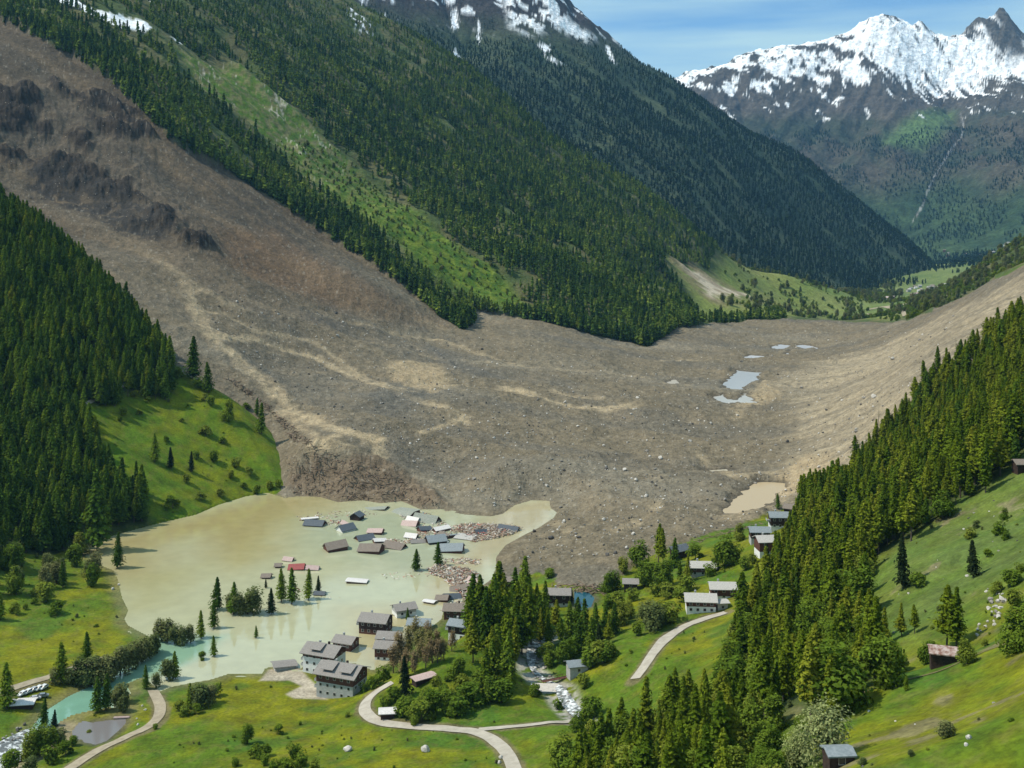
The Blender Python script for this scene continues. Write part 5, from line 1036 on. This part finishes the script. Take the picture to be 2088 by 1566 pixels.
# right hand and lower larch wood
x, y = jgrid(20, 420, 190, 800, 5.6, rg)
fr = mcode(dFR, x, y); fl_ = mcode(dFL, x, y)
gap = fbm(x, y, 30, 3, 301)
k = (((fr < 2) & (gap > -.42)) | ((fl_ < 2) & (gap > -.20))) & clear(x, y)
x, y = x[k], y[k]; z = H(x, y, ZT); h = rg.uniform(10, 23.5, len(x))*(1+.25*fbm(x, y, 30, 2, 302))
h = np.where(mcode(dFL, x, y) < 2, h*.92, h); h = np.where((y < 330) & (x/y < .26), np.minimum(h, 19), h)
k = seen(x, y, z, h); x, y, z, h = x[k], y[k], z[k], h[k]
score = h/y*np.where(np.abs(x/y) < .475, 1, .01); o = np.argsort(-score); ind = o[:262]; rest = o[262:]
for i in ind:
    low = mcode(dFL, x[i:i+1], y[i:i+1])[0] < 2; dd_ = mcode(dFL if low else dFR, x[i:i+1], y[i:i+1])[0]; u_ = x[i]/y[i]
    if low: zone = 'at the left edge of the lower foreground wood' if dd_ > -9 and u_ < .22 else 'at the meadow edge of the lower foreground wood' if dd_ > -9 else 'in the left half of the lower foreground wood' if u_ < .17 else 'deep in the lower foreground wood'
    else: zone = 'along the meadow edge of the steep right hand wood' if dd_ > -10 and y[i] < 520 else 'inside the steep right hand wood, right half' if u_ > .38 else 'inside the steep right hand wood, left half'
    kd_ = 'broadleaf' if (low and rg.uniform() < .42) or rg.uniform() < .08 else 'larch'
    if kd_ == 'broadleaf': h[i] *= rg.uniform(.5, .75)
    tree(kd_, x[i], y[i], z[i]-.3, h[i], ('fresh green larch ' if kd_ == 'larch' else 'bright round broadleaf tree ')+zone,
         ('larches ' if kd_ == 'larch' else 'broadleaf trees ')+zone, rg.uniform(.72, 1.2))
scatter('larch_wood', np.stack([x[rest], y[rest], z[rest]-.3], 1), h[rest]/24, rg.uniform(1.0, 1.35, len(rest)), 'near', 'dense larch wood climbing the right hand slope beside the debris', 'forest')
# left near wood on the hill above the lake
x, y = jgrid(-560, -60, 560, 1180, 6.4, rg)
zp = H(x, y, ZP); zn = H(x, y, ZN); dm = mcode(dMEAP, x, y); dl = mcode(dLAKE, x, y); dd = mcode(dDEB, x, y)
u = x/y; edge = np.where(zp > zn, 1, 0)
gap = fbm(x, y, 34, 3, 311)
k = (zp > zn+.2) & (dm > 1) & (dl > 5) & ((gap > -.45) | (y > 900)) & ((u < -.31) | (dm > 10)) & ~((u > -.28) & (y < 900) & (gap < .1))
x, y, z = x[k], y[k], zp[k]; h = rg.uniform(15, 27, len(x)); h = np.where(x/y > -.30, h*.72, h)
k = seen(x, y, z, h); x, y, z, h = x[k], y[k], z[k], h[k]
o = np.argsort(-(h/y*np.where(np.abs(x/y) < .475, 1, .01))); ind = o[:215]; rest = o[215:]
for i in ind:
    zone = 'at the water edge of the left wood' if mcode(dLAKE, x[i:i+1], y[i:i+1])[0] < 22 else 'beside the meadow hill in the left wood' if mcode(dMEAP, x[i:i+1], y[i:i+1])[0] < 22 else 'in the low part of the left wood' if z[i] < 40 else 'high up in the left wood'
    tree('spruce', x[i], y[i], z[i]-.3, h[i], 'dark green spruce '+zone, 'spruces '+zone, rg.uniform(.85, 1.15))
scatter('spruce_wood', np.stack([x[rest], y[rest], z[rest]-.3], 1), h[rest]/24, rg.uniform(1.0, 1.35, len(rest)), 'left', 'dense spruce wood covering the near left hillside', 'forest')
# the long left slope
x, y = jgrid(-1500, 900, 1350, 3900, 9.6, rg)
x2, y2 = jgrid(-900, 300, 1350, 2300, 5.2, rg); d2 = mcode(dDEB, x2, y2); e2 = (d2 > -3) & (d2 < 16) & (mcode(dSTR, x2, y2) > 2); x = np.r_[x, x2[e2]]; y = np.r_[y, y2[e2]]
z = H(x, y, ZN); dd = mcode(dDEB, x, y); ds = mcode(dSTR, x, y); df = mcode(dFARM, x, y); zk = H(x, y, ZK)
g1 = fbm(x*ca*.2+y*sa*.2, -x*sa+y*ca, 60, 3, 321); g2 = fbm(x, y, 45, 3, 322)
snowy = mcode(colN[..., 2], x, y) > .5
dens = g1*.9+g2*.6-ss(560, 900, z)*.25
k = (dd > -3) & (ds > 3) & (df > 5) & (z > zk-5) & ((dens > -.30) | ((dd < 75) & (rg.uniform(0, 1, len(x)) < .93))) & ~snowy & (x/y < .25) & ((z > 2) | (x/y < .18))
k &= ~((z > 330) & (x/y < -.33) & (fbm(x, y, 60, 3, 323) < -.05) & (dd > 130))
k &= ~((mcode(dSTR, x, y) < 25) & (z > 180) & (rg.uniform(0, 1, len(x)) < .6))
x, y, z = x[k], y[k], z[k]; h = rg.uniform(13, 25, len(x))*(1-.45*ss(420, 850, z)); k = seen(x, y, z, h); x, y, z, h = x[k], y[k], z[k], h[k]
print('left slope trees', len(x))
scatter('mountain_forest', np.stack([x, y, z-.4], 1), h/20, rg.uniform(.9, 1.3, len(x)), 'mid', 'dense conifer forest covering the long left mountain slope', 'forest',
 pick=np.where(fbm(x*ca*.3+y*sa*.3, -x*sa+y*ca, 70, 3, 324)+fbm(x, y, 25, 2, 325)*.7+rg.normal(0, .25, len(x)) > .02, 4+rg.integers(0, 4, len(x)), rg.integers(0, 4, len(x))))
# shrubs of the green avalanche strip and of the valley meadows
x, y = jgrid(-900, 1500, 1350, 4600, 12, rg)
z = H(x, y, ZN); ds = mcode(dSTR, x, y); df = mcode(dFARM, x, y); u = x/y; q_ = fbm(x, y, 90, 3, 331); rr = rg.uniform(0, 1, len(x))
k1 = (ds < -2) & (z < 330) & (rr < .85) & (q_ > -.4)
belt = (df < 0) & (q_*1.2+fbm(x, y, 30, 2, 334) > .18) & (mcode(dSCAR, x, y) > 4) & (rr < .8) & (x/y > .19)
vf = (u > .30) & (y > 2250) & (z < 60) & (mcode(dDEB, x, y) > 10) & (q_ > -.02) & (rr < .75)
strip = (u > .36) & (y > 1500) & (y < 3300) & (mcode(dDEB, x, y) > 6) & (z < 200)
vil = (np.abs(HY+(CAMZ-z)/y*F-590) < 22) & (u > .355) & (u < .44) & (y > 3000)
k = (k1 | belt | (vf & ~vil) | strip) & clear(x, y)
x, y, z = x[k], y[k], z[k]; k1 = k1[k]; h = np.where(k1, rg.uniform(2.5, 6.5, len(x)), rg.uniform(5, 13, len(x))); k = seen(x, y, z, h); x, y, z, h = x[k], y[k], z[k], h[k]
scatter('scrub', np.stack([x, y, z-.2], 1), h/4.5, rg.uniform(.6, 1.1, len(x)), 'bush', 'bright green scrub on the avalanche strip and valley meadows', 'scrub')
# the dark ridge
x, y = jgrid(-1400, 2600, 2850, 5400, 15.5, rg)
z = H(x, y, ZK); zn = H(x, y, ZN); g1 = fbm(x*ca*.2+y*sa*.2, -x*sa+y*ca, 90, 3, 341)
snowy = mcode(colK[..., 2], x, y) > .3
k = (z > zn-8) & (g1+fbm(x, y, 70, 3, 345)*.5 > -.30) & ~snowy & (z < 930+fbm(x, y, 120, 3, 342)*200)
x, y, z = x[k], y[k], z[k]; h = rg.uniform(14, 25, len(x))*(1-.45*ss(650, 950, z)); k = seen(x, y, z, h); x, y, z, h = x[k], y[k], z[k], h[k]
print('ridge trees', len(x))
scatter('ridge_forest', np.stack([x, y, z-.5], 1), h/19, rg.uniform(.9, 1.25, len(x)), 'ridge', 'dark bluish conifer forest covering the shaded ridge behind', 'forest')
# foot of the far mountains and the valley side beyond
x, y = jgrid(900, 4200, 4200, 8200, 25, rg)
z = H(x, y, ZA); q_ = fbm(x, y, 260, 4, 351)
k = (z > -200) & (z < 820) & (q_ > -.05) & (H(x, y, ZK) < z-5) & (mcode(colM[..., 0], x, y) < .4)
x, y, z = x[k], y[k], z[k]; h = rg.uniform(14, 24, len(x)); k = seen(x, y, z, h); x, y, z, h = x[k], y[k], z[k], h[k]
print('far trees', len(x))
scatter('far_forest', np.stack([x, y, z-.5], 1), h/19, rg.uniform(1.0, 1.5, len(x)), 'ridge', 'hazy woods on the lower slopes of the far mountain', 'forest')
# rubble edge of the right hand wood: broken grey trunks
ORD = ['first', 'second', 'third', 'fourth', 'fifth', 'sixth', 'seventh', 'eighth', 'ninth', 'tenth', 'eleventh', 'twelfth', 'thirteenth', 'fourteenth', 'fifteenth', 'sixteenth', 'seventeenth', 'eighteenth', 'nineteenth', 'twentieth', 'twenty-first', 'twenty-second', 'twenty-third', 'twenty-fourth', 'twenty-fifth', 'twenty-sixth', 'twenty-seventh', 'twenty-eighth', 'twenty-ninth', 'thirtieth']
def group_trees(items, where, group, surf=None, look=None):
    """items: (px, base py, height px, kind[, wide]); labels tell them apart by kind and order from the left"""
    items = sorted(items, key=lambda t: t[0]); cnt = {}; tot = {}
    for t in items: tot[t[3]] = tot.get(t[3], 0)+1
    words_ = {'larch': 'green larch', 'spruce': 'dark green spruce', 'dark_spruce': 'nearly black spruce', 'broadleaf': 'round broadleaf tree', 'shrub': 'low green shrub', 'willow': 'grey green willow', 'budding': 'brown budding tree', 'blossom': 'white blossoming tree', 'dead': 'bare dead tree'}
    for t in items:
        px, py, hp, kd = t[:4]; cnt[kd] = cnt.get(kd, 0)+1
        p = at(px, py, surf); h = hp*p.y/F*1.04
        lab = '%s %s' % (words_[kd], where)
        if tot[kd] > 1: lab += ', %s from the left' % ORD[min(cnt[kd]-1, 29)]
        wd = t[4] if len(t) > 4 else 1.0
        tree(kd, p.x, p.y, p.z-.2, h, lab, group if tot[kd] > 1 else None, wd)
S_, B_, W_, L_, D_, U_ = 'spruce', 'shrub', 'willow', 'larch', 'dark_spruce', 'budding'
LK = np.where(dLAKE < 0, 0.0, ZT)
group_trees([(240,1158,66,S_),(199,1124,150,S_),(443,1243,70,S_),(436,1281,52,S_),(476,1252,66,S_),(553,1252,48,D_,1.2),(574,1227,62,S_),(595,1232,70,S_),(629,1222,60,S_),(649,1209,34,D_),(542,1199,18,D_),(522,1301,25,S_),(411,1301,54,S_),(436,1338,42,S_),(487,1252,44,W_),(505,1252,42,W_),(514,1250,54,W_),(470,1246,40,W_),(411,1345,17,B_),(341,1310,46,W_,1.1),(356,1313,40,W_),(372,1315,38,W_),(388,1311,37,W_),(329,1306,44,W_)], 'standing in flood water', 'flooded trees', LK)
group_trees([(849,1163,44,S_,1.2),(893,1153,50,S_,1.15)], 'in the lake beside wreckage', 'spruces beside the wreckage', LK)
group_trees([(358,1384,56,S_),(345,1384,42,W_,1.2),(298,1404,44,S_),(318,1401,30,W_),(165,1400,60,W_),(185,1398,68,W_),(207,1400,64,W_),(226,1387,60,W_),(245,1376,60,W_),(262,1366,54,W_),(280,1354,54,W_),(296,1346,52,W_),(309,1337,44,W_),(318,1330,36,W_),(178,1348,64,S_),(126,1392,88,S_),(140,1396,36,W_),(112,1394,34,W_),(14,1444,94,S_),(199,1452,72,S_),(216,1448,68,S_),(246,1436,48,W_),(234,1442,42,W_),(252,1452,34,W_),(90,1482,62,S_),(110,1494,46,D_)], 'beside the turquoise river', 'trees along the turquoise river', LK)
group_trees([(76,1540,62,'broadleaf',.9),(97,1534,56,'broadleaf'),(120,1524,44,W_),(60,1550,50,'broadleaf'),(134,1540,30,B_),(20,1572,40,B_),(62,1580,44,W_),(105,1556,34,B_),(150,1520,20,B_),(180,1500,12,B_)], 'between rapids and pond', 'bushes between the rapids and the pond', LK)
group_trees([(387,1444,54,S_),(409,1442,48,W_,1.2),(427,1432,42,W_,1.1),(376,1460,24,B_),(438,1420,26,B_),(400,1455,22,B_),(365,1450,22,B_),(317,1487,12,B_)], 'at the flooded track end', 'bushes at the end of the track', LK)
group_trees([(93,1226,36,B_,1.1),(80,1214,28,B_),(30,1252,22,B_),(110,1252,26,B_,1.2),(52,1242,12,B_),(0,1264,60,S_),(70,1232,14,B_)], 'on the left meadow', 'shrubs on the left meadow')
rt = random.Random(4)
items = []
for k_ in range(34):
    px = rt.uniform(-40, 215); py = rt.uniform(1128, 1205)-max(0, px-120)*.25; items.append((px, py+10, rt.uniform(34, 62), rt.choice([W_, W_, 'broadleaf', S_]), rt.uniform(.8, 1.1)))
for it in items:
    p = at(it[0], it[1]); 
    if GRIDV(dLAKE, p.x, p.y) < 2: continue
    tree(it[3], p.x, p.y, p.z-.2, it[2]*p.y/F, {'willow': 'grey green willow', 'broadleaf': 'round green broadleaf tree', 'spruce': 'dark spruce'}[it[3]]+' in the mixed belt between left wood and meadow', 'mixed belt of trees below the left wood: '+TCAT[it[3]], it[4])
group_trees([(505,1516,42,'broadleaf',.8),(568,1497,20,B_),(540,1542,25,B_),(521,1547,28,B_),(600,1546,28,B_),(614,1562,30,B_),(480,1562,18,B_),(577,1570,24,B_),(612,1478,8,B_),(708,1462,11,B_),(540,1560,22,B_),(556,1575,24,B_),(590,1575,28,B_),(640,1572,24,B_)], 'on the foreground meadow', 'shrubs on the foreground meadow')
kn = []
for k_ in range(46):
    px = rt.uniform(945, 1118); py = rt.uniform(1255, 1425)
    if py > 1420-(px-1020)*1.1 and px > 1020: continue
    if px < 985 and py > 1375: continue
    kn.append((px, py, rt.uniform(88, 128) if px < 1085 else rt.uniform(64, 90)))
kn += [(1070,1262,122), (1100,1300,96), (1035,1410,140), (1005,1395,120), (1120,1318,72), (960,1300,95), (975,1265,80), (1050,1245,88)]
for px, py, hp in kn:
    p = at(px, py); tree(rt.choice(['larch', 'larch', 'spruce']), p.x, p.y, p.z-.3, hp*p.y/F, 'tall conifer in the clump on the knoll between village and torrent', 'conifers of the knoll clump', rt.uniform(.85, 1.1))
group_trees([(815,1347,60,U_),(835,1332,60,U_),(860,1332,58,U_),(881,1352,52,U_),(905,1346,48,U_),(921,1328,44,U_),(802,1372,58,U_),(846,1304,50,U_),(872,1312,50,U_),(892,1326,46,U_),(826,1362,44,U_),(822,1386,48,U_),(856,1350,52,U_),(872,1336,54,U_),(892,1352,50,U_),(846,1372,50,U_),(812,1330,46,U_),(868,1362,46,U_),(786,1388,30,B_),(772,1400,26,B_)], 'on the knoll behind chalets', 'budding trees on the knoll flank')
group_trees([(826,1422,82,D_,.9),(772,1300,50,S_,.9),(831,1279,42,S_,.8)], 'beside half flooded chalets', 'spruces beside the chalets')
group_trees([(860,1470,44,B_,1.2),(885,1457,52,'broadleaf'),(912,1452,50,'broadleaf'),(932,1457,44,B_,1.2),(832,1458,38,B_,1.2),(962,1432,44,B_,1.2),(1000,1432,52,'broadleaf',.9),(1022,1432,44,B_,1.2),(945,1406,30,B_),(905,1420,24,B_),(870,1432,30,B_,1.2),(845,1478,22,B_),(815,1462,22,B_),(890,1400,22,B_),(920,1388,26,B_),(935,1372,30,B_),(800,1430,30,B_,1.2),(785,1440,24,B_),(760,1404,26,B_),(742,1412,20,B_),(975,1408,40,B_)], 'inside the road bend', 'shrubs inside the road bend')
group_trees([(1160,1310,80,'spruce'),(1176,1292,74,'spruce'),(1192,1312,84,'spruce'),(1212,1312,80,'spruce'),(1232,1302,74,'spruce'),(1252,1292,68,'spruce'),(1134,1292,68,'larch'),(1180,1332,70,'spruce'),(1206,1332,70,'spruce'),(1242,1312,60,'larch'),(1222,1330,56,D_),(1142,1320,60,'larch'),(1265,1275,48,'broadleaf'),(1280,1262,38,'broadleaf'),(1148,1352,44,'broadleaf'),(1120,1360,40,'broadleaf',.9),(1112,1342,34,B_),(1202,1362,36,B_,1.1),(1230,1352,36,B_,1.2),(1190,1402,28,B_),(1166,1342,40,'broadleaf')], 'right of the torrent', 'trees right of the torrent')
group_trees([(1342,1152,82,'larch'),(1352,1156,76,'larch'),(1375,1158,62,'spruce'),(1303,1155,52,'broadleaf',1.1),(1271,1170,36,'broadleaf'),(1237,1207,36,'broadleaf'),(1249,1204,42,'broadleaf'),(1314,1195,48,'broadleaf'),(1355,1195,52,'broadleaf'),(1386,1195,50,'larch'),(1403,1187,56,'larch'),(1418,1140,30,B_,1.1),(1330,1182,34,B_,1.2),(1478,1155,62,'broadleaf'),(1494,1150,40,B_),(1507,1103,34,'broadleaf'),(1448,1175,26,B_),(1460,1160,22,B_),(1119,1178,18,B_,1.4),(1398,1205,30,B_,1.3),(1366,1218,30,B_,1.2),(1390,1228,30,B_,1.2),(1340,1216,26,B_),(1290,1225,26,B_),(1262,1236,28,B_,1.2),(1240,1240,26,B_),(1165,1228,28,D_),(1520,1162,26,B_),(1535,1150,20,B_)], 'beside the debris edge', 'trees at the debris edge')
group_trees([(1567,1199,86,D_,.95),(1515,1290,118,L_),(1538,1288,108,L_),(1556,1292,98,L_),(1587,1038,32,S_),(1326,1282,62,'willow',1.15),(1340,1286,54,W_,1.2),(1360,1268,42,B_,1.2),(1300,1296,26,B_),(1312,1268,36,W_),(1228,1352,42,B_,1.1),(1240,1340,34,B_)], 'near the pale lane', 'trees near the pale lane')
group_trees([(1842,1200,100,D_,.9),(1872,1196,30,B_,1.2),(1985,1177,74,D_,1.1),(1978,1098,22,B_,1.2),(2036,1090,26,B_,1.1),(2050,1100,20,B_),(2062,1194,32,B_,1.3),(1930,1324,128,L_,1.1),(1950,1320,120,L_,1.1),(1838,1298,68,L_),(1865,1292,58,L_),(2072,1328,86,'broadleaf',1.1),(2095,1320,90,'broadleaf'),(1888,1354,46,'broadleaf'),(1972,1354,50,'broadleaf'),(1821,1375,44,B_,1.3),(1800,1372,36,B_,1.2),(1848,1408,34,S_,1.0),(1750,1378,62,'broadleaf'),(1770,1366,54,'broadleaf'),(2015,1135,18,B_),(2048,1060,24,'broadleaf'),(2070,1240,36,B_),(1900,1340,30,B_),(2010,1318,16,B_),(1730,1408,40,B_),(2030,1210,26,B_),(2080,1168,20,B_)], 'on the right grassy slope', 'trees on the right hand meadow')
group_trees([(1688,1552,122,'blossom',1.1)], 'leaning over the roofed shed at the bottom right', None)
group_trees([(1632,1565,80,'blossom',1.0)], 'smaller, left of the large blossoming one at the bottom right', None)
group_trees([(1500,1585,60,'broadleaf'),(1545,1588,66,'broadleaf'),(1585,1590,56,'broadleaf'),(1610,1570,44,B_),(1470,1590,50,'broadleaf')], 'before the blossoming trees', 'bright trees at the bottom edge')
hm = [(430,826,18,B_),(418,816,15,B_),(465,858,42,'broadleaf',.8),(523,846,32,S_),(533,884,60,S_),(503,836,15,B_),(419,888,20,B_,1.2),(275,810,15,B_),(302,820,12,B_),(252,846,16,B_),(285,846,12,B_),(245,860,12,B_),(316,942,54,S_),(349,955,42,D_),(390,962,38,D_),(437,942,22,B_),(480,952,20,B_),(510,968,18,B_),(450,1012,18,B_),(497,995,13,B_),(550,999,18,B_),(523,1007,18,B_),(567,992,15,B_),(207,772,22,B_),(245,774,30,'broadleaf'),(161,800,24,'broadleaf'),(168,818,26,'broadleaf'),(366,770,22,B_),(406,790,22,B_),(426,800,62,S_),(393,774,88,S_),(352,1036,26,B_),(410,1020,18,B_),(380,985,18,B_),(400,935,16,B_),(455,905,14,B_),(470,975,16,B_),(340,900,12,B_),(370,860,9,B_)]
group_trees([t for t in hm if t[3] != B_], 'on the meadow hill', 'trees on the meadow hill', ZT)
sh = [t for t in hm if t[3] == B_]
group_trees([t for t in sh if t[1] < 900], 'on the upper meadow hill', 'shrubs on the upper meadow hill', ZT)
group_trees([t for t in sh if t[1] >= 900], 'on the lower meadow hill', 'shrubs on the lower meadow hill', ZT)
group_trees([(466,776,34,'dead',.7),(553,860,46,'dead',.7),(500,848,24,'dead',.7),(540,862,30,'dead')], 'at the left debris edge', 'dead trees at the left debris edge', ZT)
group_trees([(1880,806,64,'dead'),(1890,800,56,'dead'),(1904,792,60,'dead'),(1765,936,50,'dead'),(1790,880,50,'dead'),(1950,748,60,'dead'),(2062,690,60,'dead'),(1925,770,60,'dead'),(1840,860,50,'dead'),(1712,1000,44,'dead')], 'at the right wood edge', 'dead trees at the right debris edge', ZT)
items = []
for k_ in range(46):
    px = rt.uniform(1130, 1640); lo_b = 1560-max(0, px-1480)*.3; py = rt.uniform(lo_b-40, 1640)
    items.append((px, py, rt.uniform(40, 75)))
for px, py, hp in items:
    p = at(px, py); tree('broadleaf', p.x, p.y, p.z-.2, hp*p.y/F, 'bright green broadleaf tree along the bottom of the lower wood', 'broadleaf trees along the bottom of the lower wood', rt.uniform(.85, 1.15))

# tussocks, small scrub and stones of the pastures
x, y = jgrid(-420, 420, 165, 900, 5.5, rg)
z = H(x, y, ZT); q_ = fbm(x, y, 38, 3, 361)+fbm(x, y, 12, 2, 362)*.5; rr = rg.uniform(0, 1, len(x))
k = (q_ > .16) & (rr < .55) & (mcode(dDEB, x, y) > 1) & (mcode(dLAKE, x, y) > 4) & (mcode(dFR, x, y) > -2) & clear(x, y) & (y > 170)
for d_, l_ in PW.values(): k &= mcode(d_, x, y) > 2
for d_ in (dTOR, dRIV): k &= mcode(d_, x, y) > 6
for pl in ROADS: k &= sdist(castXY(densify(pl, 3, False), ZN0), x, y, closed=False, pad=20)[0] > 3.2
x, y, z, rr = x[k], y[k], z[k], rr[k]; h = np.clip(np.exp(rg.normal(-.45, .45, len(x))), .25, 1.7); k = seen(x, y, z, h); x, y, z, h = x[k], y[k], z[k], h[k]
scatter('tussocks', np.stack([x, y, z-.05], 1), h/4.2, rg.uniform(.8, 1.6, len(x)), 'bush', 'small tussocks and low scrub dotted over the pastures', 'scrub')
x, y = jgrid(60, 420, 165, 620, 9, rg); z = H(x, y, ZT); q_ = fbm(x, y, 30, 3, 371); k = (q_ > .12) & (mcode(dDEB, x, y) > 1) & (x/y > .2) & (mcode(dFR, x, y) > 0); x, y, z = x[k], y[k], z[k]
scatter('field_stones', np.stack([x, y, z], 1), rg.uniform(.25, .9, len(x)), rg.uniform(.8, 1.5, len(x)), 'rock', 'small pale stones scattered in the steep right pasture', 'stones')

group_trees([(1196,1478,46,'broadleaf'),(1176,1492,40,'broadleaf'),(1206,1462,40,B_,1.2),(1140,1446,20,B_),(1092,1420,26,B_)], 'hiding the lower end of the torrent', 'bushes hiding the torrent end')
# ------------------------------------------------------------------ air
def haze_box():
    x, y0, y1, z0, z1 = 9000, -600, 12500, -430, 2050
    bm = bmesh.new(); bmesh.ops.create_cube(bm, size=1)
    for v in bm.verts: v.co = (v.co.x*2*x, y0+(v.co.y+.5)*(y1-y0), z0+(v.co.z+.5)*(z1-z0))
    me = bpy.data.meshes.new('haze'); bm.to_mesh(me); bm.free()
    m = bpy.data.materials.new('haze air'); m.use_nodes = True; t = m.node_tree; t.nodes.clear()
    o = t.nodes.new('ShaderNodeOutputMaterial'); v = t.nodes.new('ShaderNodeVolumePrincipled')
    v.inputs['Color'].default_value = (.24, .56, 1.0, 1); v.inputs['Density'].default_value = HAZE; v.inputs['Anisotropy'].default_value = .1
    t.links.new(v.outputs[0], o.inputs['Volume']); me.materials.append(m)
    ob = bpy.data.objects.new('haze', me); COL.objects.link(ob); ob['kind'] = 'stuff'; ob['label'] = 'thin blue haze filling the valley air'; ob['category'] = 'haze'
HAZE = 2.3e-5
haze_box()
